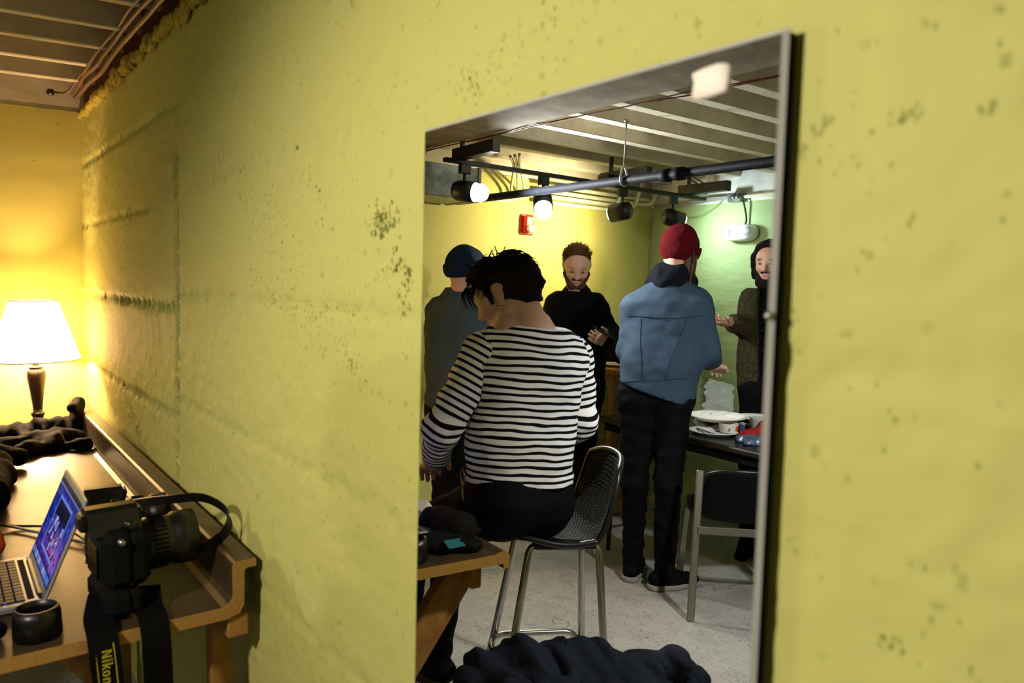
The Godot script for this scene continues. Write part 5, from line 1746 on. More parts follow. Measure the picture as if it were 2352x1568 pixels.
# the body: one skin mesh with head, hands and trunk
func body_mesh(t: Node3D, j: Dictionary, h: Transform3D, n: Vector3, skin: Color, lip: Color, brow: Color, curls: Array, palms: Array, legs := true):
	var s := Soup.new()
	var inv := h.affine_inverse()
	var paint := func(p: Vector3) -> Color:
		var q: Vector3 = inv * p
		if q.z > 0.06:
			var ax := absf(q.x)
			if Vector2((ax - 0.031) * 0.55, q.y - 0.003).length() < 0.0058:
				return Color(0.03, 0.02, 0.015)
			if Vector2((ax - 0.034) * 0.35, q.y - 0.028).length() < 0.0060:
				return brow
			if Vector2(q.x * 0.42, q.y + 0.061).length() < 0.0095:
				return lip
		return skin
	nets(s, Field.new(head_prims(h, j.nbase), [cut(j.nbase - (h.origin - j.nbase).normalized() * 0.02, j.nbase - h.origin)]), 0.0045, paint)
	for k in 2:
		var sd: String = ["L", "R"][k]
		nets(s, Field.new(hand_prims(j["wr" + sd], j["ha" + sd], palms[k], curls[k])), 0.004, paint)
	var pr := torso_prims(j, n, -0.014) + arm_prims(j, "L", -0.008) + arm_prims(j, "R", -0.008)
	if legs:
		pr += leg_prims(j, "L", -0.016) + leg_prims(j, "R", -0.016)
	nets(s, Field.new(pr), 0.022, paint)
	var m := mat("skin", Color.WHITE, 0.55)
	m.vertex_color_use_as_albedo = true
	put("body", s.mesh(), m, t)

func garment(called: String, t: Node3D, prims: Array, cuts: Array, m: Material, cell := 0.012, amp := 0.006, freq := 9.0, seed_ := 1, stretch := Vector3(1, 1.8, 1)) -> MeshInstance3D:
	return soft(called, prims, cell, m, t, cuts, amp, freq, seed_, stretch)

func shoes(t: Node3D, j: Dictionary, upper: Material, sole: Material):
	for s in ["L", "R"]:
		var a: Vector3 = j["an" + s]
		var e: Vector3 = j["toe" + s]
		var d := Vector3(e.x - a.x, 0, e.z - a.z).normalized()
		var b := Vector3(a.x, 0, a.z)
		var o := soft("shoe", [cap(b - d * 0.045 + Vector3(0, 0.05, 0), b + d * 0.05 + Vector3(0, 0.05, 0), 0.040, 0.042, 0.02), cap(b + d * 0.04 + Vector3(0, 0.042, 0), b + d * 0.16 + Vector3(0, 0.034, 0), 0.044, 0.034, 0.02), cap(b + Vector3(0, 0.05, 0), b + Vector3(0, 0.10, 0), 0.042, 0.046, 0.02)], 0.008, upper, t, [cut(Vector3(0, 0.018, 0), Vector3.DOWN)])
		soft("sole", [cap(b - d * 0.045 + Vector3(0, 0.016, 0), b + d * 0.06 + Vector3(0, 0.016, 0), 0.046, 0.046, 0.02), cap(b + d * 0.05 + Vector3(0, 0.016, 0), b + d * 0.165 + Vector3(0, 0.016, 0), 0.048, 0.038, 0.02)], 0.007, sole, o, [cut(Vector3(0, 0.001, 0), Vector3.DOWN), cut(Vector3(0, 0.026, 0), Vector3.UP)])

func beanie(t: Node3D, h: Transform3D, m: Material, low: float, back_drop: float):
	var X := h.basis.x
	var up := (h.basis.y - h.basis.z * back_drop).normalized()
	var base := h * Vector3(0, low, 0)
	var o := soft("beanie", [cap(h * Vector3(0, 0.040, -0.036), h * Vector3(0, 0.046, 0.010), 0.094, 0.088, 0.02, X, 1.06), cap(h * Vector3(0, 0.05, -0.03), h * Vector3(0, 0.072, -0.03), 0.080, 0.060, 0.03)], 0.006, m, t, [cut(base + up * 0.02, -up)], 0.003, 22.0, 41)
	soft("cuff", [cap(h * Vector3(0, 0.034, -0.036), h * Vector3(0, 0.038, 0.014), 0.105, 0.100, 0.02, X, 1.06)], 0.006, m, o, [cut(base, -up), cut(base + up * 0.058, up)], 0.003, 30.0, 42, Vector3(1, 0.3, 1))

func strands(t: Node3D, called: String, m: Material, list: Array, r: float):
	var st := mb(true)
	for l in list:
		var c := curve(l, 4)
		var rr := []
		for i in c.size():
			rr.append(r * (1.0 - 0.8 * i / (c.size() - 1)))
		tube(st, c, rr, 5)
	obj(called, st, m, t)

func build_people():
	var skin_a := Color(0.42, 0.23, 0.145)
	person_striped(skin_a)
	person_navy_beanie()
	person_black_hoodie()
	person_red_beanie()
	person_bearded()

func stripe_material() -> StandardMaterial3D:
	var im := Image.create(8, 128, false, Image.FORMAT_RGB8)
	im.fill(Color(0.80, 0.79, 0.77))
	im.fill_rect(Rect2i(0, 0, 8, 52), Color(0.030, 0.028, 0.034))
	var m := mat("striped_jersey", Color.WHITE, 0.85)
	m.albedo_texture = ImageTexture.create_from_image(im)
	return m

func person_striped(skin: Color):
	var j: Dictionary = joints.A
	var f := Vector3(-0.95, 0, -0.31).normalized()
	j["knL"] = j.hipL + f * 0.37 + Vector3(0, -0.17, 0)
	j["knR"] = j.hipR + f * 0.38 + Vector3(0, -0.17, 0)
	j["anL"] = Vector3(j.knL.x, 0.088, j.knL.z) + f * 0.03
	j["anR"] = Vector3(j.knR.x, 0.088, j.knR.z) + f * 0.05
	j["toeL"] = j.anL + f * 0.15
	j["toeR"] = j.anR + f * 0.15
	var t := thing("person", "person in black and white striped shirt sitting on the bar stool, back turned", "person")
	var n: Vector3 = (j.shR - j.shL).cross(j.nbase - j.pelvis).normalized()
	var h := head_frame(j.head, Vector3(-0.78, -0.50, -0.42), Vector3(-0.10, 1, -0.05))
	body_mesh(t, j, h, n, skin, Color(0.36, 0.15, 0.11), Color(0.05, 0.03, 0.02), [0.5, 0.5], [Vector3(0, -1, 0.2), Vector3(0, -1, 0.2)])
	# shirt with stripes along the trunk, sleeves with stripes along the arm
	var jersey := stripe_material()
	var period := 0.0219
	var spine: Vector3 = (j.nbase - j.pelvis).normalized()
	var s := Soup.new()
	var low: Vector3 = j.pelvis + Vector3(0, 0.022, 0)
	var fl := Field.new(torso_prims(j, n, 0.012, 1.06), [cut(low, -spine), cut(j.nbase + Vector3(0, 0.012, 0), Vector3(0.10, 1, 0.05))])
	fl.noise_ = noise(3, 7.0, 2)
	fl.amp = 0.010
	fl.stretch = Vector3(1, 2.4, 1)
	var o: Vector3 = j.pelvis
	var wob := noise(71, 6.0, 2)
	nets(s, fl, 0.010, null, func(p: Vector3) -> Vector2: return Vector2(0.5, (p - o).dot(spine) / period + wob.get_noise_3dv(p * Vector3(1, 2.5, 1)) * 0.32))
	var shirt := put("shirt", s.mesh(), jersey, t)
	for sd in ["L", "R"]:
		var a: Vector3 = j["sh" + sd]
		var e: Vector3 = j["el" + sd]
		var w: Vector3 = j["wr" + sd]
		var d1 := (e - a).normalized()
		var d2 := (w - e).normalized()
		var la := a.distance_to(e)
		s = Soup.new()
		var inward: Vector3 = (j.chest - a).normalized()
		fl = Field.new([cap(a, e, 0.068, 0.055, 0.04), cap(e, w, 0.055, 0.042, 0.03)], [cut(w - d2 * 0.03, d2)])
		fl.noise_ = noise(5, 9.0, 2)
		fl.amp = 0.010
		fl.stretch = Vector3(1, 2.0, 1)
		var up_arm := func(p: Vector3) -> Vector2:
			var x1 := (p - a).dot(d1)
			var x2 := la + (p - e).dot(d2)
			var w1 := (p - a - d1 * clampf(x1, 0.0, la)).length()
			var w2 := (p - e - d2 * clampf(x2 - la, 0.0, 1.0)).length()
			return Vector2(0.5, lerpf(x1, x2, smoothstep(-0.03, 0.03, w1 - w2)) / period)
		nets(s, fl, 0.009, null, up_arm)
		put("sleeve", s.mesh(), jersey, shirt)
	# black trousers
	var black := grainy("black_denim", Color(0.008, 0.008, 0.010), Color(0.018, 0.018, 0.021), 0.8, 30.0, 0.03, 0.06, 95)
	var pr := leg_prims(j, "L", 0.006) + leg_prims(j, "R", 0.006)
	var across: Vector3 = (j.shR - j.shL).normalized()
	pr.append(cap(j.pelvis - across * 0.05 - Vector3(0, 0.03, 0), j.pelvis + across * 0.05 - Vector3(0, 0.03, 0), 0.115, 0.115, 0.06))
	garment("trousers", t, pr, [cut(j.pelvis + spine * 0.06, spine), cut(j.anL - Vector3(0, 0.03, 0), Vector3.DOWN)], black, 0.013)
	shoes_free(t, j, black)
	# belt clip and key chain at the hip
	var kc := mb(true)
	var kp: Vector3 = j.hipL + Vector3(-0.06, 0.05, -0.105)
	tube(kc, curve([kp, kp + Vector3(-0.012, 0.03, 0), kp + Vector3(-0.004, 0.05, 0), kp + Vector3(0.01, 0.025, 0), kp + Vector3(0.0, -0.01, 0)]), 0.0025, 6)
	tube(kc, curve([kp + Vector3(0, -0.01, 0), kp + Vector3(0.004, -0.03, 0), kp + Vector3(0.012, -0.05, 0.002)]), 0.003, 6)
	obj("key_clip", kc, mats["brass"], t)
	# dark short hair, long on top, falling over the brow
	var hm := grainy("dark_brown_hair", Color(0.06, 0.042, 0.035), Color(0.15, 0.105, 0.08), 0.8, 30.0, 0.10, 0.08, 97)
	var H := func(x: float, y: float, z: float) -> Vector3: return h * Vector3(x, y, z)
	var X := h.basis.x
	soft("hair", [
		cap(H.call(0, 0.030, -0.034), H.call(0, 0.044, 0.022), 0.090, 0.083, 0.02, X, 1.05), cap(H.call(0, 0.070, 0.035), H.call(0, 0.060, 0.085), 0.056, 0.034, 0.03), cap(H.call(-0.03, 0.075, 0.06), H.call(-0.02, 0.045, 0.105), 0.036, 0.018, 0.02),
		cap(H.call(0.03, 0.075, 0.06), H.call(0.02, 0.045, 0.105), 0.036, 0.018, 0.02), cap(H.call(0, -0.01, -0.072), H.call(0, -0.045, -0.066), 0.050, 0.038, 0.03, X, 0.9)],
		0.006, hm, t, [cut(H.call(0, -0.062, -0.06), h.basis * Vector3(0, -1, 0.12)), cut(H.call(0, 0.0, 0.015), h.basis * Vector3(0, -0.62, 0.78))], 0.011, 20.0, 43, Vector3(1.0, 1.0, 0.6))
	for sx in [-1, 1]:
		soft("sideburn", [cap(H.call(0.072 * sx, 0.03, 0.022), H.call(0.073 * sx, -0.02, 0.020), 0.015, 0.008, 0.01, X, 1.8)], 0.005, hm, t, [], 0.004, 40.0, 44)
	var rg := RandomNumberGenerator.new()
	rg.seed = 17
	var ls := []
	for k in 16:
		var a := rg.randf_range(-1.2, 1.2)
		var z := rg.randf_range(-0.07, 0.07)
		var p0: Vector3 = H.call(sin(a) * 0.06, 0.10 + 0.02 * cos(a), z)
		var tip := h.basis * Vector3(sin(a) * rg.randf_range(0.01, 0.04), rg.randf_range(0.006, 0.024), rg.randf_range(-0.05, 0.03))
		ls.append([p0, p0 + tip * 0.6 + h.basis * Vector3(0, 0.008, 0), p0 + tip])
	for k in 40:
		var x := rg.randf_range(-0.05, 0.05)
		var p0: Vector3 = H.call(x, 0.07, 0.095)
		ls.append([p0, H.call(x * 1.1, 0.055, 0.118), H.call(x * 1.2 + rg.randf_range(-0.01, 0.01), rg.randf_range(0.008, 0.04), rg.randf_range(0.112, 0.128))])
	# locks lying over the crown
	for k in 240:
		var a := rg.randf_range(-1.5, 1.5)
		var z := rg.randf_range(-0.10, 0.06)
		var rad := 0.089 * sqrt(maxf(0.1, 1.0 - pow((z + 0.006) / 0.13, 2.0)))
		var lk := []
		for i in 4:
			var aa := a + signf(a) * 0.16 * i
			var zz := z + (0.016 if z > -0.02 else -0.010) * i
			var rr := 0.089 * sqrt(maxf(0.15, 1.0 - pow((zz + 0.006) / 0.135, 2.0))) + rg.randf_range(-0.002, 0.002)
			if absf(aa) < 2.0:
				lk.append(H.call(sin(aa) * rr * 0.95, 0.036 + cos(aa) * rr, zz))
		if lk.size() > 2:
			ls.append(lk)
	strands(t, "loose_strands", hm, ls, 0.0022)
	# earring on the side that the mirror shows
	for sx in [-1, 1]:
		var es := mb(true)
		lathe(es, [Vector2(0, -0.006), Vector2(0.005, -0.003), Vector2(0.006, 0.0), Vector2(0.004, 0.004), Vector2(0, 0.006)], 10, Transform3D(Basis.IDENTITY, H.call(0.079 * sx, -0.046, -0.004)))
		obj("earring", es, mats["chrome"], t)

func shoes_free(t: Node3D, j: Dictionary, m: Material):
	for s in ["L", "R"]:
		var a: Vector3 = j["an" + s]
		var d: Vector3 = (j["toe" + s] - a).normalized()
		soft("shoe", [cap(a - d * 0.04 - Vector3(0, 0.035, 0), a + d * 0.14 - Vector3(0, 0.045, 0), 0.042, 0.034, 0.02), cap(a, a - Vector3(0, 0.03, 0), 0.045, 0.042, 0.02)], 0.009, m, t)

func person_navy_beanie():
	var j: Dictionary = joints.B
	var f := Vector3(-0.29, 0, 0.96)
	fill_legs(j, f)
	var t := thing("person", "person in dark denim jacket and navy beanie by the yellow end wall", "person")
	var n: Vector3 = (j.shR - j.shL).cross(j.nbase - j.pelvis).normalized()
	var h := head_frame(j.head, Vector3(-0.29, -0.12, 0.96))
	body_mesh(t, j, h, n, Color(0.48, 0.27, 0.18), Color(0.40, 0.17, 0.13), Color(0.08, 0.05, 0.03), [0.6, 0.6], [Vector3(0, 0, -1), Vector3(0, -1, 0)])
	var dk := grainy("dark_denim", Color(0.16, 0.20, 0.215), Color(0.25, 0.29, 0.30), 0.8, 22.0, 0.05, 0.07, 101)
	var spine := Vector3.UP
	garment("jacket", t, torso_prims(j, n, 0.016) + arm_prims(j, "L", 0.014) + arm_prims(j, "R", 0.014) + [cap(j.nbase + Vector3(0, 0.012, 0), j.nbase + Vector3(0, 0.030, 0), 0.082, 0.074, 0.02)],
		[cut(j.pelvis - Vector3(0, 0.06, 0), Vector3.DOWN), cut(j.nbase + Vector3(0, 0.045, 0), Vector3(-0.1, 1, 0.35))], dk, 0.013, 0.009, 7.0, 51)
	garment("trousers", t, leg_prims(j, "L", 0.006) + leg_prims(j, "R", 0.006) + [cap(j.hipL, j.hipR, 0.10, 0.10, 0.05)], [cut(j.anL, Vector3.DOWN)], mats["black_denim"], 0.015)
	shoes(t, j, mats["black_denim"], mats["white_plastic"])
	var wool := grainy("navy_wool", Color(0.05, 0.08, 0.14), Color(0.12, 0.17, 0.25), 0.95, 34.0, 0.12, 0.08, 103)
	beanie(t, h, wool, 0.0, 0.35)

func person_black_hoodie():
	var j: Dictionary = joints.C
	var f := Vector3(0.77, 0, -0.64)
	fill_legs(j, f)
	var t := thing("person", "bearded person in black hooded jacket looking down at hands, by the yellow wall", "person")
	var n: Vector3 = (j.shR - j.shL).cross(j.nbase - j.pelvis).normalized()
	var h := head_frame(j.head, Vector3(0.72, -0.40, -0.52))
	body_mesh(t, j, h, n, Color(0.50, 0.28, 0.19), Color(0.42, 0.19, 0.14), Color(0.30, 0.165, 0.10), [0.7, 0.9], [Vector3(0.3, 0.2, 0.8), Vector3(-0.8, 0.3, 0.2)])
	var blk := grainy("black_fleece", Color(0.008, 0.008, 0.009), Color(0.016, 0.016, 0.017), 0.9, 20.0, 0.05, 0.06, 105)
	var jk := garment("jacket", t, torso_prims(j, n, 0.022, 1.04) + arm_prims(j, "L", 0.018) + arm_prims(j, "R", 0.018), [cut(j.pelvis - Vector3(0, 0.10, 0), Vector3.DOWN), cut(j.nbase + Vector3(0, 0.015, 0), Vector3.UP)], blk, 0.013, 0.008, 8.0, 52)
	var nb: Vector3 = j.nbase
	var across: Vector3 = (j.shR - j.shL).normalized()
	soft("hood", [cap(nb - across * 0.055 + f * 0.02, nb - f * 0.075 + Vector3(0, 0.045, 0), 0.040, 0.046, 0.03), cap(nb + across * 0.055 + f * 0.02, nb - f * 0.075 + Vector3(0, 0.045, 0), 0.040, 0.046, 0.03), cap(nb - across * 0.05 + f * 0.04 - Vector3(0, 0.02, 0), nb + f * 0.075 - Vector3(0, 0.06, 0), 0.034, 0.028, 0.03), cap(nb + across * 0.05 + f * 0.04 - Vector3(0, 0.02, 0), nb + f * 0.075 - Vector3(0, 0.06, 0), 0.034, 0.028, 0.03)], 0.009, blk, jk, [], 0.005, 14.0, 53)
	for k in 3:
		var bs := mb(true)
		lathe(bs, [Vector2(0.006, 0), Vector2(0.005, 0.003), Vector2(0, 0.004)], 10, along(nb + f * (0.135 + 0.004 * k) - Vector3(0, 0.10 + 0.10 * k, 0) + across * 0.012, f))
		obj("snap", bs, mats["steel"], jk)
	garment("trousers", t, leg_prims(j, "L", 0.008) + leg_prims(j, "R", 0.008) + [cap(j.hipL, j.hipR, 0.10, 0.10, 0.05)], [cut(j.anL, Vector3.DOWN)], mats["black_denim"], 0.015)
	shoes(t, j, mats["black_denim"], mats["black_matte"])
	var hm := grainy("sandy_hair", Color(0.24, 0.15, 0.085), Color(0.40, 0.27, 0.16), 0.8, 40.0, 0.10, 0.08, 107)
	var X := h.basis.x
	var H := func(x: float, y: float, z: float) -> Vector3: return h * Vector3(x, y, z)
	soft("hair", [cap(H.call(0, 0.036, -0.045), H.call(0, 0.048, 0.010), 0.088, 0.080, 0.02, X, 1.07), cap(H.call(0, 0.085, 0.0), H.call(0, 0.10, 0.02), 0.045, 0.035, 0.03)], 0.006, hm, t, [cut(H.call(0, 0.0, 0.0), h.basis * Vector3(0, -0.55, 0.84)), cut(H.call(0, -0.03, 0), h.basis * Vector3(0, -1, 0))], 0.008, 26.0, 54)
	var rg := RandomNumberGenerator.new()
	rg.seed = 31
	var ls := []
	for k in 200:
		var a := rg.randf_range(-1.3, 1.3)
		var z := rg.randf_range(-0.08, 0.055)
		var rr := 0.086 * sqrt(maxf(0.15, 1.0 - pow((z + 0.015) / 0.12, 2.0)))
		var p0: Vector3 = H.call(sin(a) * rr * 0.95, 0.038 + cos(a) * rr, z)
		ls.append([p0, p0 + h.basis * Vector3(sin(a) * 0.006, 0.010, 0.004), p0 + h.basis * Vector3(sin(a) * 0.012 + rg.randf_range(-0.006, 0.006), rg.randf_range(0.012, 0.024), rg.randf_range(-0.006, 0.012))])
	strands(t, "loose_strands", hm, ls, 0.0020)
	soft("beard", [cap(H.call(-0.058, -0.035, 0.022), H.call(-0.028, -0.085, 0.058), 0.021, 0.024, 0.02), cap(H.call(0.058, -0.035, 0.022), H.call(0.028, -0.085, 0.058), 0.021, 0.024, 0.02), cap(H.call(-0.02, -0.092, 0.064), H.call(0.02, -0.092, 0.064), 0.026, 0.026, 0.02), cap(H.call(-0.022, -0.044, 0.086), H.call(0.022, -0.044, 0.086), 0.008, 0.008, 0.006)], 0.005, hm, t, [], 0.004, 45.0, 55)
	var ph := thing("phone", "dark phone held by the person in the black hooded jacket", "phone", j.haR + Vector3(0.005, 0.035, 0.02), 0.7)
	box("phone_body", Vector3.ZERO, Vector3(0.07, 0.009, 0.13), mats["black_plastic"], ph, Basis(Vector3.RIGHT, 0.5), 0.003)

func person_red_beanie():
	var j: Dictionary = joints.D
	var f := Vector3(-0.46, 0, 0.93).normalized()
	j["toeL"] = Vector3(j.anL.x, 0.03, j.anL.z) + Vector3(-0.55, 0, 0.83) * 0.17
	j["toeR"] = Vector3(j.anR.x, 0.03, j.anR.z) + Vector3(0.25, 0, 0.95) * 0.19
	var t := thing("person", "person in blue denim jacket and red beanie standing at table, back turned", "person")
	var n: Vector3 = (j.shR - j.shL).cross(j.nbase - j.pelvis).normalized()
	var h := head_frame(j.head, Vector3(-0.40, -0.32, 0.88), Vector3(0.05, 1, 0.05))
	body_mesh(t, j, h, n, Color(0.55, 0.31, 0.20), Color(0.42, 0.18, 0.14), Color(0.25, 0.15, 0.07), [0.7, 0.5], [Vector3(0, -1, 0), Vector3(0, -1, 0.2)])
	var dn := grainy("blue_denim", Color(0.14, 0.195, 0.25), Color(0.25, 0.315, 0.375), 0.8, 26.0, 0.06, 0.07, 109)
	var spine: Vector3 = (j.nbase - j.pelvis).normalized()
	var pr := torso_prims(j, n, 0.024, 1.10) + arm_prims(j, "L", 0.018) + arm_prims(j, "R", 0.018) + [cap(j.nbase + Vector3(0, 0.0, 0), j.nbase + Vector3(0, 0.022, 0), 0.09, 0.082, 0.02)]
	var hem: Vector3 = j.pelvis + Vector3(0, 0.005, 0)
	var side: Vector3 = (j.shR - j.shL).normalized()
	var fn := Field.new(pr, [cut(hem, Vector3(0, -1, 0) - side * 0.28), cut(j.nbase + Vector3(0, 0.05, 0), Vector3.UP), cut(j.wrR - (j.wrR - j.elR).normalized() * 0.012, j.wrR - j.elR), cut(j.wrL - (j.wrL - j.elL).normalized() * 0.012, j.wrL - j.elL)])
	fn.noise_ = noise(56, 6.0, 2)
	fn.amp = 0.010
	fn.stretch = Vector3(1, 1.5, 1)
	var s := Soup.new()
	nets(s, fn, 0.011)
	var jk := put("jacket", s.mesh(), dn, t)
	# stitched seams of the jacket back, laid on its surface
	var seam := mat("denim_seam", Color(0.13, 0.18, 0.235), 0.85)
	var back := n if n.dot(f) < 0 else -n
	var sm := func(u: float, v: float) -> Vector3:
		# u across the back from -1 to 1, v from pelvis 0 to neck 1
		var p: Vector3 = j.pelvis.lerp(j.nbase, v) + side * u * 0.17 + back * 0.30
		for k in 60:
			var d := fn.near(p)
			if d < 0.0015:
				break
			p -= back * maxf(d * 0.7, 0.001)
		return p
	for l in [[Vector2(-1.05, 0.74), Vector2(-0.6, 0.72), Vector2(0.0, 0.70), Vector2(0.6, 0.70), Vector2(1.1, 0.72)], [Vector2(-0.62, 0.70), Vector2(-0.55, 0.5), Vector2(-0.42, 0.3), Vector2(-0.34, 0.12)], [Vector2(0.66, 0.70), Vector2(0.52, 0.5), Vector2(0.38, 0.3), Vector2(0.30, 0.12)], [Vector2(-0.95, 0.10), Vector2(-0.4, 0.115), Vector2(0.2, 0.12), Vector2(0.9, 0.14)]]:
		var pts := []
		for q in curve_2d(l):
			pts.append(sm.call(q.x, q.y))
		var st := mb(true)
		tube(st, pts, 0.0022, 6)
		obj("seam", st, seam, jk)
	# dark hood lying on the collar
	var nb: Vector3 = j.nbase
	nb += Vector3(0, 0.022, 0)
	soft("hood", [cap(nb - side * 0.095 + Vector3(0, 0.010, 0), nb - side * 0.03 + back * 0.060 + Vector3(0, 0.0, 0), 0.034, 0.040, 0.03), cap(nb + side * 0.095 + Vector3(0, 0.012, 0), nb + side * 0.03 + back * 0.060 + Vector3(0, 0.0, 0), 0.036, 0.040, 0.03), cap(nb - side * 0.03 + Vector3(0, 0.05, 0), nb + side * 0.04 + Vector3(0, 0.055, 0), 0.072, 0.070, 0.03), cap(nb - side * 0.04 + back * 0.06 + Vector3(0, 0.045, 0), nb + side * 0.04 + back * 0.06 + Vector3(0, 0.045, 0), 0.040, 0.040, 0.03)], 0.008, grainy("navy_fleece", Color(0.035, 0.043, 0.065), Color(0.065, 0.075, 0.105), 0.9, 20.0, 0.05, 0.06, 111), jk, [], 0.010, 9.0, 57)
	# black jeans
	garment("jeans", t, leg_prims(j, "L", 0.006) + leg_prims(j, "R", 0.006) + [cap(j.hipL + Vector3(0, 0.02, 0), j.hipR + Vector3(0, 0.02, 0), 0.096, 0.096, 0.05)], [cut(Vector3(0, 0.045, 0), Vector3.DOWN)], mats["black_denim"], 0.012, 0.010, 9.0, 58, Vector3(1, 2.2, 1))
	shoes(t, j, mats["black_denim"], mat("sole_grey", Color(0.50, 0.47, 0.42), 0.8))
	var wool := grainy("red_wool", Color(0.27, 0.025, 0.05), Color(0.40, 0.05, 0.085), 0.95, 34.0, 0.12, 0.08, 113)
	beanie(t, h, wool, -0.030, 0.45)
	# long fair hair down the side
	var hm := grainy("fair_hair", Color(0.27, 0.18, 0.09), Color(0.42, 0.30, 0.16), 0.5, 30.0, 0.1, 0.08, 115)
	var H := func(x: float, y: float, z: float) -> Vector3: return h * Vector3(x, y, z)
	var sx := 1.0 if h.basis.x.dot(side) > 0.0 else -1.0
	soft("hair", [cap(H.call(0.066 * sx, 0.0, -0.02), H.call(0.078 * sx, -0.15, 0.005), 0.022, 0.012, 0.02), cap(H.call(0.055 * sx, -0.01, -0.045), H.call(0.066 * sx, -0.12, -0.02), 0.022, 0.014, 0.02)], 0.006, hm, t, [], 0.006, 30.0, 59, Vector3(1, 0.25, 1))
	var rg := RandomNumberGenerator.new()
	rg.seed = 29
	var ls := []
	for k in 70:
		var x := sx * rg.randf_range(0.045, 0.088)
		var z := rg.randf_range(-0.06, 0.02)
		ls.append([H.call(x, 0.0, z), H.call(x * 1.08, -0.07, z + 0.01), H.call(x * 1.12 + rg.randf_range(-0.008, 0.008), rg.randf_range(-0.19, -0.12), z + rg.randf_range(0.0, 0.03))])
	strands(t, "loose_strands", hm, ls, 0.0026)

func curve_2d(l: Array) -> Array:
	var a := []
	for q in l:
		a.append(Vector3(q.x, q.y, 0))
	var out := []
	for q in curve(a, 8):
		out.append(Vector2(q.x, q.y))
	return out

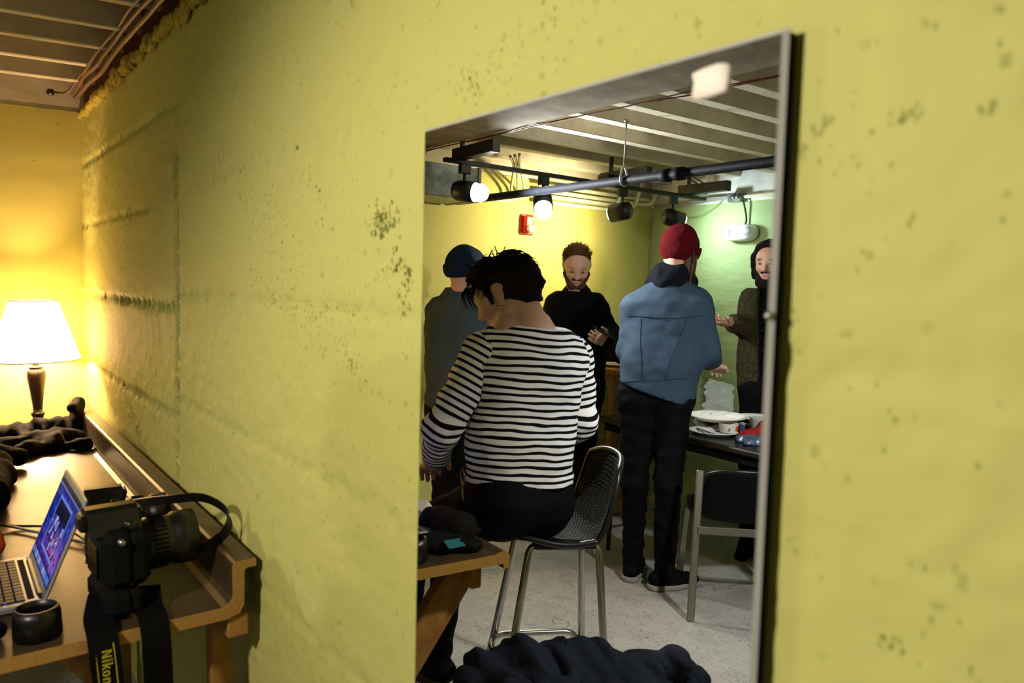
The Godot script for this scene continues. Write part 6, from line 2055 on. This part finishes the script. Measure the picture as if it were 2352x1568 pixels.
func person_bearded():
	var j: Dictionary = joints.E
	var f := Vector3(0.45, 0, -0.89).normalized()
	fill_legs(j, f)
	var t := thing("person", "long-haired bearded person in camouflage jacket reaching out, by the green wall", "person")
	var n: Vector3 = (j.shR - j.shL).cross(j.nbase - j.pelvis).normalized()
	var h := head_frame(j.head, Vector3(0.36, -0.06, -0.90))
	body_mesh(t, j, h, n, Color(0.46, 0.25, 0.16), Color(0.36, 0.14, 0.11), Color(0.03, 0.02, 0.015), [0.45, 0.5], [Vector3(0, 1, 0), Vector3(-1, 0, 0)])
	var tee := grainy("black_tee", Color(0.008, 0.009, 0.010), Color(0.018, 0.019, 0.020), 0.85, 20.0, 0.03, 0.06, 117)
	garment("shirt", t, torso_prims(j, n, 0.008), [cut(j.pelvis - Vector3(0, 0.05, 0), Vector3.DOWN), cut(j.nbase + Vector3(0, 0.008, 0), Vector3.UP)], tee, 0.012, 0.004, 8.0, 61)
	# green print on the shirt front
	var side: Vector3 = (j.shR - j.shL).normalized()
	var ft := f - side * f.dot(side)
	ft = ft.normalized()
	var fd := Field.new(torso_prims(j, n, 0.008))
	var rg := RandomNumberGenerator.new()
	rg.seed = 23
	var pst := mb(true)
	for k in 70:
		var u := rg.randf_range(-0.10, 0.10)
		var v := rg.randf_range(-0.16, 0.08)
		var a := rg.randf_range(0, TAU)
		var pts := []
		for i in 4:
			var p: Vector3 = j.chest + side * (u + cos(a + i * 0.3) * 0.012 * i) + Vector3(0, v + sin(a + i * 0.3) * 0.012 * i, 0) + ft * 0.25
			for q in 40:
				var d := fd.near(p)
				if d < 0.001:
					break
				p -= ft * maxf(d * 0.8, 0.0008)
			pts.append(p)
		tube(pst, pts, 0.003, 5)
	var pr := obj("printed_design", pst, mat("print_green", Color(0.02, 0.22, 0.15), 0.8), t)
	pr.set_meta("kind", "stuff")
	var camo := grainy("camouflage", Color(0.10, 0.09, 0.05), Color(0.26, 0.24, 0.15), 0.85, 7.0, 0.03, 0.05, 119)
	# open jacket: shell around the trunk with the front cut away, and sleeves
	for sd in ["L", "R"]:
		var sg := -1.0 if sd == "L" else 1.0
		garment("jacket_half", t, torso_prims(j, n, 0.022, 1.05) + arm_prims(j, sd, 0.018), [cut(j.pelvis - Vector3(0, 0.13, 0), Vector3.DOWN), cut(j.nbase + Vector3(0, 0.012, 0), Vector3.UP), cut(j.chest + side * sg * 0.055 + ft * 0.02, -side * sg + ft * 0.9), cut(j["wr" + sd] - (j["wr" + sd] - j["el" + sd]).normalized() * 0.03, j["wr" + sd] - j["el" + sd])], camo, 0.012, 0.007, 8.0, 62)
	garment("jacket_back", t, torso_prims(j, n, 0.020, 1.05), [cut(j.pelvis - Vector3(0, 0.13, 0), Vector3.DOWN), cut(j.nbase + Vector3(0, 0.012, 0), Vector3.UP), cut(j.chest - ft * 0.01, ft)], camo, 0.014, 0.006, 8.0, 63)
	garment("trousers", t, leg_prims(j, "L", 0.008) + leg_prims(j, "R", 0.008) + [cap(j.hipL, j.hipR, 0.10, 0.10, 0.05)], [cut(j.anL, Vector3.DOWN)], mats["black_denim"], 0.015)
	shoes(t, j, mats["black_denim"], mats["black_matte"])
	var hm := grainy("black_hair", Color(0.05, 0.038, 0.032), Color(0.11, 0.085, 0.07), 0.8, 30.0, 0.1, 0.08, 121)
	var X := h.basis.x
	var H := func(x: float, y: float, z: float) -> Vector3: return h * Vector3(x, y, z)
	soft("hair", [cap(H.call(0, 0.038, -0.042), H.call(0, 0.050, 0.018), 0.096, 0.090, 0.02, X, 1.04), cap(H.call(-0.078, 0.03, 0.015), H.call(-0.082, -0.065, 0.005), 0.028, 0.022, 0.02), cap(H.call(0.078, 0.03, 0.015), H.call(0.082, -0.065, 0.005), 0.028, 0.022, 0.02), cap(H.call(0, -0.01, -0.07), H.call(0, -0.07, -0.06), 0.07, 0.06, 0.03)], 0.006, hm, t, [cut(H.call(0, 0.035, 0.045), h.basis * Vector3(0, -0.35, 0.93))], 0.010, 18.0, 64, Vector3(1, 0.5, 1))
	soft("beard", [cap(H.call(-0.060, -0.030, 0.020), H.call(-0.030, -0.095, 0.058), 0.024, 0.028, 0.02), cap(H.call(0.060, -0.030, 0.020), H.call(0.030, -0.095, 0.058), 0.024, 0.028, 0.02), cap(H.call(-0.02, -0.105, 0.062), H.call(0.02, -0.105, 0.062), 0.034, 0.034, 0.02), cap(H.call(-0.022, -0.045, 0.086), H.call(0.022, -0.045, 0.086), 0.0065, 0.0065, 0.006)], 0.005, hm, t, [], 0.005, 40.0, 65)
	var bst := mb(true)
	var w: Vector3 = j.wrL
	var wd: Vector3 = (j.wrL - j.elL).normalized()
	var xf := along(w - wd * 0.012, wd)
	var ring := []
	for k in 25:
		var a := TAU * k / 24.0
		ring.append(xf * Vector3(cos(a) * 0.034, 0, sin(a) * 0.034))
	tube(bst, ring, 0.0022, 6, false)
	obj("bracelet", bst, mats["brass"], t)
